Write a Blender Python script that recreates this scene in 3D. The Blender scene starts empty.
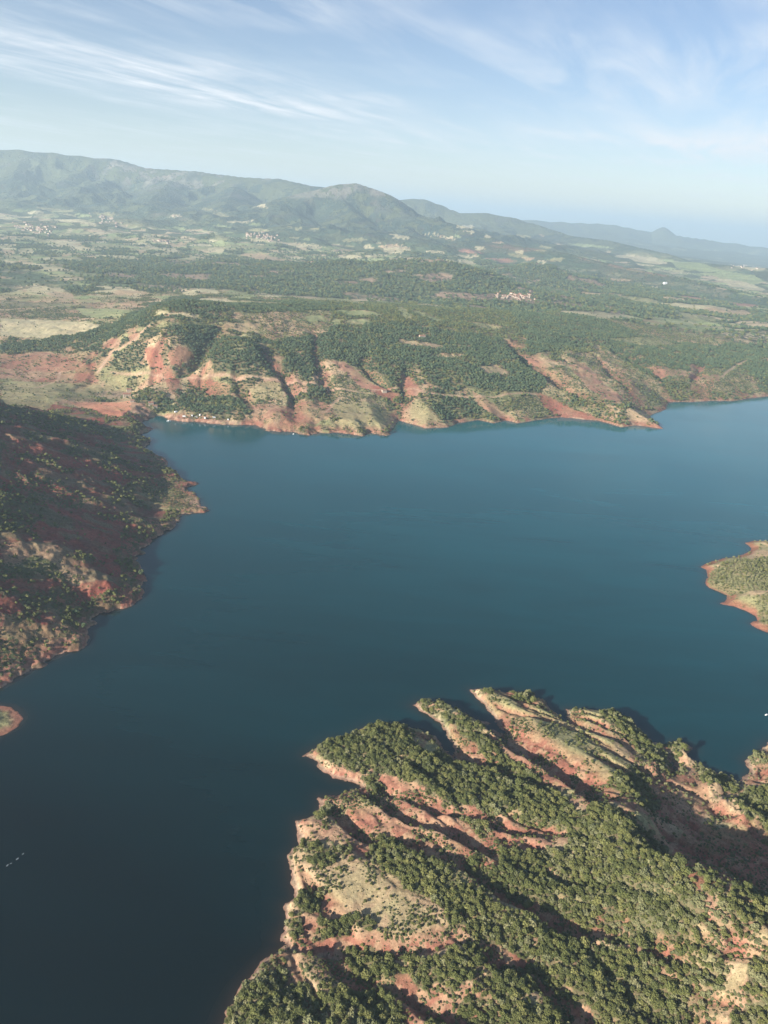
import bpy, math, random
import numpy as np
random.seed(7); RNG = np.random.default_rng(11)

# ------------------------------------------------------------------ camera
FPX = 769.0; PITCH = math.radians(21.5); ROLL = math.radians(4.6); H = 450.0
CR, SR, CP, SP = math.cos(ROLL), math.sin(ROLL), math.cos(PITCH), math.sin(PITCH)

def rays(px, py):
    px = np.asarray(px, float); py = np.asarray(py, float)
    u = (px - 384) / FPX; v = -(py - 512) / FPX
    x = CR * u - SR * v; z0 = SR * u + CR * v
    return x, CP + z0 * SP, -SP + z0 * CP

def at0(px, py, z=0.0):
    x, y, w = rays(px, py); t = (z - H) / w
    return np.stack([x * t, y * t], -1)

def P0(pts, z=0.0):
    a = np.array(pts, float); return at0(a[:, 0], a[:, 1], z)

def project(x, y, z):
    z0 = -SP * 0; dx, dy, dz = x, y, z - H
    f = dy * CP - dz * SP; up = dy * SP + dz * CP
    u = CR * dx + SR * up; v = -SR * dx + CR * up
    return 384 + FPX * u / f, 512 - FPX * v / f, f

# ------------------------------------------------------------------ noise
def _hash(ix, iy, seed):
    h = (ix.astype(np.int64) * 374761393 + iy.astype(np.int64) * 668265263 + seed * 1442695041) & 0xffffffff
    h = ((h ^ (h >> 13)) * 1274126177) & 0xffffffff
    return ((h ^ (h >> 16)) & 0xffff) / 65535.0

def vnoise(x, y, seed=0):
    ix = np.floor(x); iy = np.floor(y); fx = x - ix; fy = y - iy
    fx = fx * fx * (3 - 2 * fx); fy = fy * fy * (3 - 2 * fy)
    a = _hash(ix, iy, seed); b = _hash(ix + 1, iy, seed); c = _hash(ix, iy + 1, seed); d = _hash(ix + 1, iy + 1, seed)
    return (a + (b - a) * fx) * (1 - fy) + (c + (d - c) * fx) * fy

def fbm(x, y, octv=4, seed=0, gain=0.5):
    s = 0; a = 1; n = 0
    for k in range(octv):
        ca, sa = math.cos(k * 1.1), math.sin(k * 1.1)
        s = s + a * vnoise((x * ca - y * sa) * 2 ** k + 17.3 * k, (x * sa + y * ca) * 2 ** k + 9.1 * k, seed + k); n += a; a *= gain
    return s / n

def ridged(x, y, octv=4, seed=0):
    s = 0; a = 1; n = 0
    for k in range(octv):
        ca, sa = math.cos(k * 0.9 + .4), math.sin(k * 0.9 + .4)
        s = s + a * (1 - np.abs(2 * vnoise((x * ca - y * sa) * 2 ** k + 3.3 * k, (x * sa + y * ca) * 2 ** k, seed + k) - 1)); n += a; a *= 0.5
    return s / n

def sstep(a, b, x):
    t = np.clip((x - a) / (b - a), 0, 1); return t * t * (3 - 2 * t)

# ------------------------------------------------------------------ planar geometry
def inpoly(x, y, P):
    out = np.zeros(x.shape, bool)
    m = (x >= P[:, 0].min()) & (x <= P[:, 0].max()) & (y >= P[:, 1].min()) & (y <= P[:, 1].max())
    if not m.any(): return out
    xs = x[m]; ys = y[m]; o = np.zeros(xs.shape, bool); n = len(P)
    for i in range(n):
        x1, y1 = P[i]; x2, y2 = P[(i + 1) % n]
        if y1 == y2: continue
        c = (y1 > ys) != (y2 > ys)
        o ^= c & (xs < (x2 - x1) * (ys - y1) / (y2 - y1) + x1)
    out[m] = o
    return out

def polydist(x, y, P, cap, closed=False, vals=None):
    """unsigned distance to a polyline, side sign (+ left of its direction), interpolated value"""
    d = np.full(x.shape, float(cap)); side = np.ones(x.shape); val = np.zeros(x.shape)
    n = len(P)
    for i in range(n if closed else n - 1):
        x1, y1 = P[i]; x2, y2 = P[(i + 1) % n]
        m = (x > min(x1, x2) - cap) & (x < max(x1, x2) + cap) & (y > min(y1, y2) - cap) & (y < max(y1, y2) + cap)
        if not m.any(): continue
        xs = x[m]; ys = y[m]; ex, ey = x2 - x1, y2 - y1; L = ex * ex + ey * ey + 1e-9
        t = np.clip(((xs - x1) * ex + (ys - y1) * ey) / L, 0, 1)
        dx = xs - x1 - t * ex; dy = ys - y1 - t * ey; dd = np.hypot(dx, dy)
        b = dd < d[m]
        im = np.where(m)[0][b] if x.ndim == 1 else None
        d[im] = dd[b]; side[im] = np.sign(ex * dy - ey * dx)[b]
        if vals is not None: val[im] = (vals[i] + (vals[i + 1] - vals[i]) * t)[b]
    return d, side, val

def signed_land(x, y, P, cap):
    d, _, _ = polydist(x, y, P, cap, closed=True)
    return np.where(inpoly(x, y, P), d, -d)

# ------------------------------------------------------------------ shores (traced at water level)
HEAD = P0([(222,1024),(227,1012),(238,990),(257,968),(273,953),(284,945),(277,939),(282,929),(286,918),(284,906),(293,898),(290,883),(288,857),(298,845),(297,821),(312,817),(318,809),(319,797),(343,795),(362,786),(353,782),(333,778),(321,768),(314,761),(305,755),(318,746),(329,740),(345,738),(364,728),(380,723),(402,727),(425,732),(435,737),(444,746),(453,757),(455,750),(450,739),(444,727),(431,717),(412,706),(420,701),(440,701),(450,707),(475,719),(490,723),(495,719),(491,713),(479,701),(471,690),(490,690),(505,693),(534,694),(534,701),(544,701),(551,709),(563,721),(567,722),(566,709),(575,709),(600,712),(611,711),(628,719),(639,730),(652,743),(666,746),(674,742),(687,743),(694,748),(687,754),(694,761),(698,764),(707,771),(716,772),(731,777),(738,784),(744,776),(751,770),(744,761),(753,755),(762,750),(762,746),(768,743),(830,740),(900,760),(1000,900),(1000,1150),(600,1250),(150,1250),(190,1090)])
ISLE_R = P0([(745,543),(751,548),(749,551.5),(742.6,555),(736,557),(722,558.5),(711.5,562),(701,567),(707,570),(707,578),(705,583),(710,588),(720,592),(727.6,595.5),(727.6,599),(721,604),(733,606),(744,610),(755.5,616),(757.7,621),(750,623.5),(756.6,628),(765,631.5),(800,640),(900,630),(950,580),(900,535),(800,532),(768,541.5),(755,541)])
ISLE_L = P0([(-60,700),(0,706),(10,707),(18,711),(22,718),(17,726),(6,733),(-5,738),(-60,745)])
MAIN_SHORE = P0([(-300,720),(-150,700),(-60,694),(0,688),(8,684),(27,673),(42,663),(62,655),(85,646),(88,636),(90,623),(96,614),(112,612),(133,605),(142,596),(144,577),(137,563),(142,552),(146,543),(160,535),(175,529),(183,515),(208,512),(198,497),(183,488),(196,483),(180,479),(178,473),(165,467),(166,460),(143,449),(152,441),(140,435),(152,429),(140,423),(155,416),(162,416),(169,420),(186,421.5),(208,423),(225,424),(238,425),(255,425),(268,431),(295,432),(308,436),(318,432),(341,433),(362,436),(370,432),(386,436),(393,428),(399,420),(414,425),(425,428),(448,427),(458,423),(479,420),(495,423),(505,420),(518,423),(537,420),(560,417),(600,421),(622,427),(636,425.5),(649,427),(664,429),(655,423),(649,416),(666,409),(668,402),(690,402),(712,400.5),(733,401),(752,398),(768,396),(850,385),(1000,380)])
MAIN = np.vstack([MAIN_SHORE, [[9000, 3500], [60000, 6000], [60000, 90000], [-60000, 90000], [-60000, 600], [-3000, 560]]])

# ------------------------------------------------------------------ headland height
def G(pts, z): return P0(pts, z)
GULLIES = [  # polyline (upper-left -> lower-right), depth per vertex, width of steep side, width of open red side
    (G([(480,717),(490,726),(514,750),(540,768),(567,789),(591,817),(600,828)], 7), [2,9,15,16,16,12,0], 9, 38),
    (G([(447,750),(455,758),(475,765),(499,773),(528,792),(555,812)], 7), [1,5,8,7,5,0], 7, 30),
    (G([(378,780),(384,786),(409,798),(437,812),(456,814),(485,825),(512,837),(544,843),(567,843)], 12), [3,6,7,7,6,6,6,5,0], 6, 20),
    (G([(362,788),(372,797),(388,811),(409,824),(433,834),(452,843),(468,851),(487,861),(497,868)], 10), [3,8,10,10,10,10,9,7,0], 6, 24),
    (G([(330,800),(339,812),(362,832),(388,840),(409,849),(429,857),(456,867),(483,888),(500,902),(529,916),(555,930),(578,940),(598,942),(621,950),(645,956)], 14), [2,6,8,9,9,8,7,9,11,12,12,11,9,6,0], 7, 24),
    (G([(280,938),(300,943),(322,950),(345,953),(370,952),(400,958),(425,960),(445,955),(482,948)], 10), [2,5,6,6,6,5,4,3,0], 5, 16),
    (G([(482,962),(500,970),(531,971),(540,982),(564,1009),(590,1030)], 20), [0,5,7,6,6,6], 6, 22),
    (G([(380,975),(399,982),(419,994),(434,1003),(458,1012),(487,1026),(520,1045)], 20), [0,4,7,7,7,7,7], 6, 20),
    (G([(566,718),(580,724),(600,737),(625,747),(640,756)], 10), [4,4,4,4,0], 3, 12),
    (G([(640,955),(655,962),(672,965),(690,985)], 22), [0,5,5,0], 7, 12),
    (G([(668,745),(676,760),(672,775)], 10), [3,5,0], 5, 10),
    (G([(725,925),(742,950),(720,985),(700,1010),(690,1030)], 26), [0,4,5,5,5], 8, 9),
]
VALLEYS = [  # broad valleys: polyline, floor height, half width
    (G([(707,768),(704,790),(712,815),(735,838),(775,852),(840,870)], 6), [0,3,5,7,10,14], 85),
    (G([(712,815),(690,845),(668,872)], 8), [5,8,18], 40),
    (G([(725,845),(768,880),(840,925)], 10), [6,9,14], 66),
    (G([(660,775),(672,800),(690,825),(712,832)], 10), [14,9,7,6], 42),
]
KNOBS = [(705,842,12,9),(748,812,20,14),(730,800,13,12),(652,765,14,14),(688,750,10,8),(750,763,11,9),(640,790,15,12),(712,782,12,9)]

def h_head(x, y):
    x = np.asarray(x, float).ravel(); y = np.asarray(y, float).ravel()
    wx = x + 6 * (fbm(x / 14, y / 14, 4, 3, .6) - .5); wy = y + 6 * (fbm(x / 14, y / 14, 4, 4, .6) - .5)
    d = signed_land(wx + 5 * (fbm(x / 5, y / 5, 3, 6) - .5), wy + 5 * (fbm(x / 5, y / 5, 3, 7) - .5), HEAD, 260)
    up = 7.5 * (1 - np.exp(-np.maximum(d, 0) / 7)) + 22 * (1 - np.exp(-np.maximum(d, 0) / 140))
    up = up + 9 * (fbm(x / 90, y / 90, 3, 21) - .5) * sstep(5, 60, d)
    # long crest running down the right of the headland, above the shaded valley
    C, _, v = polydist(wx, wy, P0([(560,795),(610,812),(645,832),(672,862),(705,905),(760,945),(840,990)], 34), 130, vals=[0,10,20,30,34,34,34])
    up = up + v * np.exp(-(C / 50) ** 2)
    z = up
    for P, fl, w in VALLEYS:
        dd, _, v = polydist(wx, wy, P, w * 1.6, vals=fl)
        k = 1 - sstep(0.08 * w, w, dd)
        z = z * (1 - k) + np.minimum(z, v + 2 * fbm(x / 9, y / 9, 3, 8)) * k
    for cx, cy, zz, w in KNOBS:
        c = at0(cx, cy, zz); q = np.hypot(wx - c[0], wy - c[1])
        z = np.maximum(z, zz * (.55 + .8 * fbm(x / 7, y / 7, 4, 57, .6)) * np.exp(-(q / (w * 1.25)) ** 2.0) * (d > 0))
    red = np.zeros(x.shape)
    for P, dep, wl, wr in GULLIES:
        dd, sd, v = polydist(wx, wy, P, 60, vals=dep)
        w = np.where(sd > 0, wr, wl)
        k = np.clip(1 - dd / w, 0, 1)
        k = np.where(sd > 0, k ** 1.15, k * k * (3 - 2 * k))
        z = z - np.minimum(v * k, np.maximum(z - 1.2, 0) * (k > 0))
        rr = np.where(sd > 0, np.clip(1.5 - dd / w * 1.5, 0, 1), np.clip(1 - dd / w, 0, 1)) * np.clip(v / 5, 0, 1)
        red = np.maximum(red, rr * (0 if wl == 8 else 1))
    sx_, sy_ = .80, -.60
    st = ridged((-(wx * sy_) + wy * sx_) / 24 + 1.2 * fbm(x / 60, y / 60, 2, 58), (wx * sx_ + wy * sy_) / 150, 4, 56)
    z = z - 3.6 * sstep(.60, .92, st) * sstep(4, 16, d)
    red = np.maximum(red, .8 * sstep(.66, .88, st) * sstep(3, 9, d))
    rill = ridged(x / 7, y / 7, 3, 55)
    z = z - red * 2.2 * rill + .9 * (fbm(x / 5, y / 5, 3, 33) - .5) + .7 * (fbm(x / 2.2, y / 2.2, 3, 34, .6) - .5)
    z = np.where(d > 0, np.minimum(z, np.where(d < 3.2, .30 * d, .96 + (d - 3.2) * 1.9) + .3 * fbm(x / 2, y / 2, 2, 5)), np.maximum(d * .35, -6))
    return z, d, red

# ------------------------------------------------------------------ small island heights
def h_isle(P, zmax, k):
    def f(x, y):
        x = np.asarray(x, float).ravel(); y = np.asarray(y, float).ravel()
        wx = x + 5 * (fbm(x / 14, y / 14, 3, 3 + k) - .5); wy = y + 5 * (fbm(x / 14, y / 14, 3, 4 + k) - .5)
        d = signed_land(wx, wy, P, 200)
        z = zmax * (1 - np.exp(-np.maximum(d, 0) / 28)) * (1 + .5 * (fbm(x / 40, y / 40, 3, 9 + k) - .5)) + .8 * (fbm(x / 5, y / 5, 3, 1 + k) - .5)
        red = 1 - sstep(6, 30, d)
        z = z - red * 1.2 * ridged(x / 6, y / 6, 3, 5 + k)
        return np.where(d > 0, np.minimum(np.maximum(z, .2), d * .8 + .1), np.maximum(d * .3, -6)), d, red
    return f
h_isr = h_isle(ISLE_R, 17, 60); h_isl = h_isle(ISLE_L, 6, 70)

# ------------------------------------------------------------------ mainland height
CTRL = [  # px, py, z : broad form of the far shore, plateau and valley floor
    (0,360,22),(60,370,18),(0,395,14),(60,395,12),(120,400,8),(140,385,18),(0,412,16),(60,420,10),(110,425,7),
    (-200,400,24),(-200,340,40),(0,325,34),(60,318,34),(110,310,40),(0,345,34),(50,345,42),
    (100,335,75),(130,320,115),(160,305,160),(190,300,172),(230,303,165),(300,306,150),(370,308,140),(430,311,130),(500,313,115),(560,316,98),
    (620,320,85),(700,328,70),(768,335,60),(900,345,60),
    (170,345,105),(200,355,90),(220,350,108),(260,345,115),(310,345,112),(350,345,112),(400,345,110),(450,348,100),(500,352,90),(560,355,78),(620,360,58),(700,360,48),(768,360,42),(900,362,42),
    (160,385,35),(200,390,32),(240,385,48),(280,390,42),(320,385,52),(370,385,50),(420,385,55),(470,390,50),(520,392,38),(560,390,38),(600,390,35),(640,395,20),(700,385,22),(768,382,18),(900,378,15),
    (200,412,10),(250,415,10),(290,415,12),(340,412,18),(380,410,20),(430,410,18),(480,410,16),(540,408,14),(600,410,14),
    (384,318,142),(300,318,148),(230,325,140),(500,328,112),(600,335,88),(680,340,66),
]
FARC = [  # px, py, distance in m: ground points of the valley behind the plateau
]
def _ctrl():
    X = []; Z = []
    for px, py, z in CTRL:
        p = at0(px, py, z); X.append(p); Z.append(z)
    # valley behind the plateau: world points (azimuth deg, range, z)
    for az in (-50, -38, -26, -14, -2, 10, 22, 34, 46):
        for r, z in ((3300, 75), (3900, 58), (4800, 46), (6500, 50), (8500, 80), (11000, 120), (16000, 140), (24000, 140), (40000, 100)):
            if az < -20 and r < 3500: z = 40
            if az > 12: z = {3300: 58, 3900: 44, 4800: 34, 6500: 26, 8500: 24, 11000: 25, 16000: 40, 24000: 40, 40000: 30}[r]
            a = math.radians(az); X.append(np.array([r * math.sin(a), r * math.cos(a)])); Z.append(z)
    for az in (-50, -38): X.append(np.array([1800 * math.sin(math.radians(az)), 1800 * math.cos(math.radians(az))])); Z.append(30)
    for az in (35, 46): X.append(np.array([2400 * math.sin(math.radians(az)), 2400 * math.cos(math.radians(az))])); Z.append(20)
    for az in (-50, -40, -34): X.append(np.array([800 * math.sin(math.radians(az)), 800 * math.cos(math.radians(az))])); Z.append(20)
    X = np.array(X); Z = np.array(Z, float)
    return np.stack([np.arctan2(X[:, 0], X[:, 1]), np.log(np.hypot(X[:, 0], X[:, 1]))], -1), Z
CA, CZ = _ctrl()
def _k(r2): return np.sqrt(r2 + .03 ** 2)
_A = _k(((CA[:, None] - CA[None]) ** 2).sum(-1)); _n = len(CZ)
_M = np.zeros((_n + 1, _n + 1)); _M[:_n, :_n] = _A + np.eye(_n) * .002; _M[:_n, _n] = 1; _M[_n, :_n] = 1
_W = np.linalg.solve(_M, np.append(CZ, 0))
def base(x, y):
    a = np.arctan2(x, y); l = np.log(np.maximum(np.hypot(x, y), 200)); s = np.full(x.shape, _W[-1])
    for i in range(_n): s += _W[i] * _k((a - CA[i, 0]) ** 2 + (l - CA[i, 1]) ** 2)
    return s

def crest(pts, slope, name=None):
    """pts: px, py, range. -> world polyline, heights"""
    P = []; Zs = []
    for px, py, r in pts:
        x, y, w = rays(px, py); h = math.hypot(x, y); P.append((x / h * r, y / h * r)); Zs.append(H + w / h * r)
    return np.array(P), Zs, slope
CRESTS = [
    crest([(-400,150,12500),(-80,141,12500),(0,147,12500),(50,151,12300),(115,158,12000),(145,167,11800),(200,171,11500),(240,176,11200),(280,178,11000),(310,185,10800),(350,190,10900)], .26),
    crest([(230,215,8600),(280,200,9000),(310,190,9200),(340,183,9300),(356,182,9300),(384,192,9100),(406,213,8600),(445,221,8400),(466,226,8300),(484,234,8200),(520,248,8000)], .30),
    crest([(380,200,12500),(396,199,12500),(424,198,12600),(437,203,12600),(448,208,12500),(461,212,12300),(484,212,12300),(510,216,12200),(536,224,12000),(568,234,11500),(607,240,11000),(638,246,10500),(667,252,10200)], .25),
    crest([(500,217,19000),(568,221,19500),(607,222,20000),(641,228,20500),(652,230,20500)], .20),
    crest([(649,231,20500),(664,225,20500),(678,234,20500)], .45),
    crest([(678,234,20500),(714,239,21500),(768,246,22000),(900,262,22000)], .20),
    crest([(250,288,4250),(290,274,4350),(320,264,4450),(345,260,4500),(372,263,4500),(400,260,4500),(440,259,4450),(452,266,4400),(470,281,4300),(492,296,4200)], .13),
    crest([(500,280,5600),(526,267,5700),(536,263,5700),(549,265,5650),(566,273,5500),(585,283,5300)], .14),
    crest([(470,240,7400),(520,246,7300),(568,253,7000),(620,265,6700),(672,276,6400),(724,289,6100),(790,303,5800)], .16),
    crest([(-250,262,4200),(-60,266,4100),(0,268,4000),(40,274,3900),(85,287,3700)], .16),
    crest([(-60,212,9000),(0,208,9400),(60,206,9600),(130,206,9800),(180,207,9600),(225,212,9200)], .12),
    crest([(590,268,8200),(640,262,8600),(700,262,9000),(768,268,9000)], .05),
    crest([(60,181,11200),(75,172,11600)], .22), crest([(150,200,9800),(170,180,11000)], .20), crest([(225,205,9400),(235,186,10600)], .22), crest([(10,182,11000),(20,160,12000)], .22),
    crest([(340,195,9000),(352,210,8500),(345,225,8100)], .35), crest([(400,222,8400),(415,232,8000)], .3),
]
FGUL = [  # gullies of the far shore: px,py polyline with surface height, depth, width left, right
    ([(218,328,130),(209,347,100),(193,365,70),(176,374,50),(160,380,34),(146,389,20),(124,398,9)], [4,12,17,16,13,10,0], 22, 34),
    ([(255,343,112),(268,365,85),(279,381,55),(287,394,36),(294,412,14),(298,427,2)], [2,8,10,11,8,3], 18, 34),
    ([(314,337,112),(315,362,80),(318,381,52),(328,397,34),(322,412,16)], [3,7,8,6,2], 16, 30),
    ([(404,368,76),(409,386,50),(402,405,22),(399,420,4)], [3,13,13,5], 20, 30),
    ([(511,345,94),(526,365,70),(547,384,40),(570,399,22),(590,410,10)], [5,18,20,16,3], 26, 60),
    ([(601,346,76),(622,362,52),(641,374,34),(660,388,18),(668,400,3)], [6,20,20,16,3], 28, 70),
    ([(96,360,36),(94,378,22),(70,388,14)], [2,3,1], 14, 24),
    ([(165,352,80),(160,366,50),(158,380,34)], [6,10,4], 14, 22), ([(365,345,108),(362,365,80),(380,385,50),(396,400,26)], [2,7,8,3], 14, 26),
    ([(455,395,45),(470,408,18),(475,418,5)], [3,7,2], 14, 22), ([(585,355,70),(605,372,50),(625,395,25),(640,410,10)], [2,7,8,2], 16, 30),
    ([(700,362,48),(695,380,28),(690,398,5)], [4,9,2], 18, 30), ([(235,378,55),(238,395,30),(250,412,12)], [3,8,2], 14, 22),
    ([(205,378,45),(200,390,30)], [5,3], 12, 18), ([(130,345,60),(105,358,40),(75,370,22)], [3,7,2], 14, 20),
]
FGUL = [(np.array([at0(a, b, c) for a, b, c in pts]), dep, wl, wr) for pts, dep, wl, wr in FGUL]
# left hillside: crests (px, py, z)
LC = [
    ([(142,592,5),(125,585,16),(100,572,32),(60,550,58),(30,532,84),(0,514,112),(-50,485,135)], .46, .50),
    ([(88,632,6),(60,618,17),(30,604,26),(0,590,34),(-60,560,46),(-130,530,56)], .42, .42),
    ([(207,511,2),(180,505,6),(150,498,11),(120,488,18)], .35, .40),
    ([(178,476,2),(150,470,7),(110,461,14)], .35, .40),
]
LC = [(np.array([at0(a, b, c) for a, b, c in pts]), [c for a, b, c in pts], s1, s2) for pts, s1, s2 in LC]
LC.append((np.array([(-470.,725.),(-560,735),(-680,780),(-745,900),(-750,1050),(-745,1200),(-765,1330),(-810,1430)]), [132,142,152,166,160,128,72,22], .5, .385))
LGUL = [([(93,616,2),(70,607,12),(40,592,22),(0,574,34),(-60,548,52)], [3,13,18,20,14], 22, 26)]
LGUL = [(np.array([at0(a, b, c) for a, b, c in pts]), dep, wl, wr) for pts, dep, wl, wr in LGUL]

def h_main(x, y):
    x = np.asarray(x, float).ravel(); y = np.asarray(y, float).ravel()
    r = np.hypot(x, y)
    wx = x + 10 * (fbm(x / 30, y / 30, 3, 3) - .5); wy = y + 10 * (fbm(x / 30, y / 30, 3, 4) - .5)
    b = base(x, y)
    z = b.copy()
    # plateau / valley roughness
    z += 16 * (fbm(x / 260, y / 260, 4, 12) - .5) * sstep(15, 70, b) + 26 * (fbm(x / 900, y / 900, 3, 14) - .5) * sstep(3600, 6000, r)
    mt = np.zeros(x.shape)
    er = ridged(x / 1500, y / 1500, 5, 41); er2 = ridged(x / 420, y / 420, 4, 47); er3 = ridged(x / 260, y / 260, 4, 48)
    w2x = x + 900 * (fbm(x / 2200, y / 2200, 4, 61) - .5); w2y = y + 900 * (fbm(x / 2200, y / 2200, 4, 62) - .5)
    for P, Zs, s in CRESTS:
        hill = P[:, 1].max() < 6500
        for i in range(len(P) - 1):
            d0, _, v0 = polydist(x, y, P[i:i + 2], 4200, vals=Zs[i:i + 2])
            rel = np.maximum(v0 - b, 0)
            hgt = rel * np.exp(-(d0 * s / np.maximum(rel, 20)) * 1.05) if s < .4 else rel * np.clip(1 - d0 * s / np.maximum(rel, 20), 0, 1)
            mod = 1 - (.30 * (1 - er3) * sstep(10, 160, d0) if hill else 0) - .80 * (1 - er) * sstep(100, 1100, d0) - .45 * (1 - er2) * sstep(60, 500, d0)
            hgt = np.where(d0 < 4190, hgt * np.clip(mod, 0, 1.2), 0) * sstep(4200, 3000, d0)
            mt = np.maximum(mt, hgt)
    z = z + mt
    # left hillside
    near = (x < 200) & (y < 2300)
    red = np.zeros(x.shape)
    if near.any():
        xs, ys = wx[near], wy[near]; zz = z[near]; ob = np.minimum(zz, 30)
        q = np.zeros(xs.shape)
        sh = sstep(1900, 1500, ys)
        for P, Zs, s1, s2 in LC:
            for i in range(len(P) - 1):
                d, sd, v = polydist(xs, ys, P[i:i + 2], 520, vals=Zs[i:i + 2])
                q = np.maximum(q, np.where(d < 519, v - np.where(sd > 0, s1, s2) * np.sqrt(d * d + 16) + 2, 0))
        sp = ridged((ys - .2 * xs) / 62 + 31, xs / 260, 4, 74) - .5
        q = q - 4.5 * sstep(.58, .85, ridged((ys - .25 * xs) / 26 + 1.4 * fbm(xs / 60, ys / 60, 3, 151), xs / 120, 4, 152)) * sstep(3, 14, q) - 2.2 * ridged(xs / 13, ys / 13, 3, 153) * sstep(3, 10, q)
        q = q * (1 - .10 * ridged(xs / 45, ys / 45, 3, 71)) + 16 * sp * sstep(3, 45, q) * sstep(800, 860, ys) + 3.5 * (ridged(xs / 42 + 1.6 * fbm(xs / 40, ys / 40, 3, 76), ys / 24 + 1.6 * fbm(xs / 40, ys / 40, 3, 77), 4, 72) - .5) * 2.2 * sstep(4, 20, q)
        zz = np.maximum(np.minimum(zz, 22), q)
        for P, dep, wl, wr in LGUL:
            d, sd, v = polydist(xs, ys, P, 90, vals=dep)
            k = np.clip(1 - d / np.where(sd > 0, wr, wl), 0, 1); k = k * k * (3 - 2 * k)
            zz = zz - np.minimum(v * k, np.maximum(zz - 1.5, 0))
        z2 = z.copy(); z2[near] = zz
        t = sstep(1750, 1500, y) * (x < 200) * sstep(60, -60, x)
        z = z * (1 - t) + z2 * t
    gx = wx + 46 * (fbm(x / 85, y / 85, 3, 181) - .5); gy = wy + 30 * (fbm(x / 85, y / 85, 3, 182) - .5)
    for P, dep, wl, wr in FGUL:
        d, sd, v = polydist(gx, gy, P, 110, vals=dep)
        k = np.clip(1 - d / np.where(sd > 0, wr, wl), 0, 1)
        z = z - np.minimum(v * k ** 1.2, np.maximum(z - 2, 0))
        red = np.maximum(red, np.clip(k * 1.3, 0, 1) * np.clip(v / 9, 0, 1))
    z = z - red * 5 * ridged(wx / 20, wy / 34, 3, 39) * sstep(3, 10, z)
    nl = 9 * sstep(60, -20, x) * sstep(1700, 1600, y)
    d = signed_land(wx + nl * (fbm(x / 11, y / 11, 3, 171) - .5) * 2, wy + nl * (fbm(x / 11, y / 11, 3, 172) - .5) * 2, MAIN, 400)
    z = z + 3.2 * (fbm(x / 24, y / 24, 4, 31, .6) - .5) * sstep(3500, 2500, r) - 5 * (ridged(wx / 60 + fbm(x / 150, y / 150, 2, 38) * 2, wy / 95, 4, 37) - .4) * 2.0 * sstep(12, 60, b) * sstep(3400, 2600, r)
    lim = 3 + np.maximum(d - 3, 0) * .42
    lim = np.minimum(lim, np.maximum(d, 0) * 1.0 + .2)
    soft = np.minimum(np.maximum(z, 1.0), lim)
    z = np.where((d > 0), np.where(d < 390, soft, np.maximum(z, 3.0)), np.maximum(d * .3, -8))
    # earth curvature
    z = z - r * r / (2 * 6.371e6) * sstep(5000, 9000, r)
    return z, d, red

# ------------------------------------------------------------------ draping pixels on the surface
def drape(pts, hf, rmax, rmin=280):
    a = np.array(pts, float); X, Y, W = rays(a[:, 0], a[:, 1]); hh = np.hypot(X, Y)
    rr = np.exp(np.linspace(math.log(rmin), math.log(rmax), 420))
    gx = (X / hh)[:, None] * rr; gy = (Y / hh)[:, None] * rr; gz = H + (W / hh)[:, None] * rr
    t = hf(gx.ravel(), gy.ravel())[0].reshape(gx.shape)
    t = np.maximum(t, 0)
    below = gz <= t
    i = np.where(below.any(1), below.argmax(1), len(rr) - 1); i = np.maximum(i, 1)
    n = np.arange(len(a)); f0 = gz[n, i - 1] - t[n, i - 1]; f1 = gz[n, i] - t[n, i]
    s = np.clip(f0 / np.maximum(f0 - f1, 1e-6), 0, 1); r = rr[i - 1] + (rr[i] - rr[i - 1]) * s
    return np.stack([X / hh * r, Y / hh * r], -1)

class Drape:
    def __init__(s, hf, rmax): s.hf, s.rmax, s.q, s.n = hf, rmax, [], 0; s.out = None
    def add(s, pts): s.q.append(list(pts)); return len(s.q) - 1
    def run(s):
        flat = [p for q in s.q for p in q]; o = drape(flat, s.hf, s.rmax); s.out = []; k = 0
        for q in s.q: s.out.append(o[k:k + len(q)]); k += len(q)

def mixc(c, new, w):
    return c * (1 - w[:, None]) + np.array(new)[None] * w[:, None]

# albedo palette (linear)
TAN = (.385, .275, .165); PINK = (.295, .15, .102); REDS = (.235, .072, .050); DRY = (.255, .235, .115); GREEN = (.135, .15, .062)
FLOOR = (.075, .08, .04); ORANGE = (.52, .215, .13); FOREST = (.078, .108, .054); PALE = (.43, .37, .22); LIME = (.235, .265, .115); ROCK = (.40, .33, .27)

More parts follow.
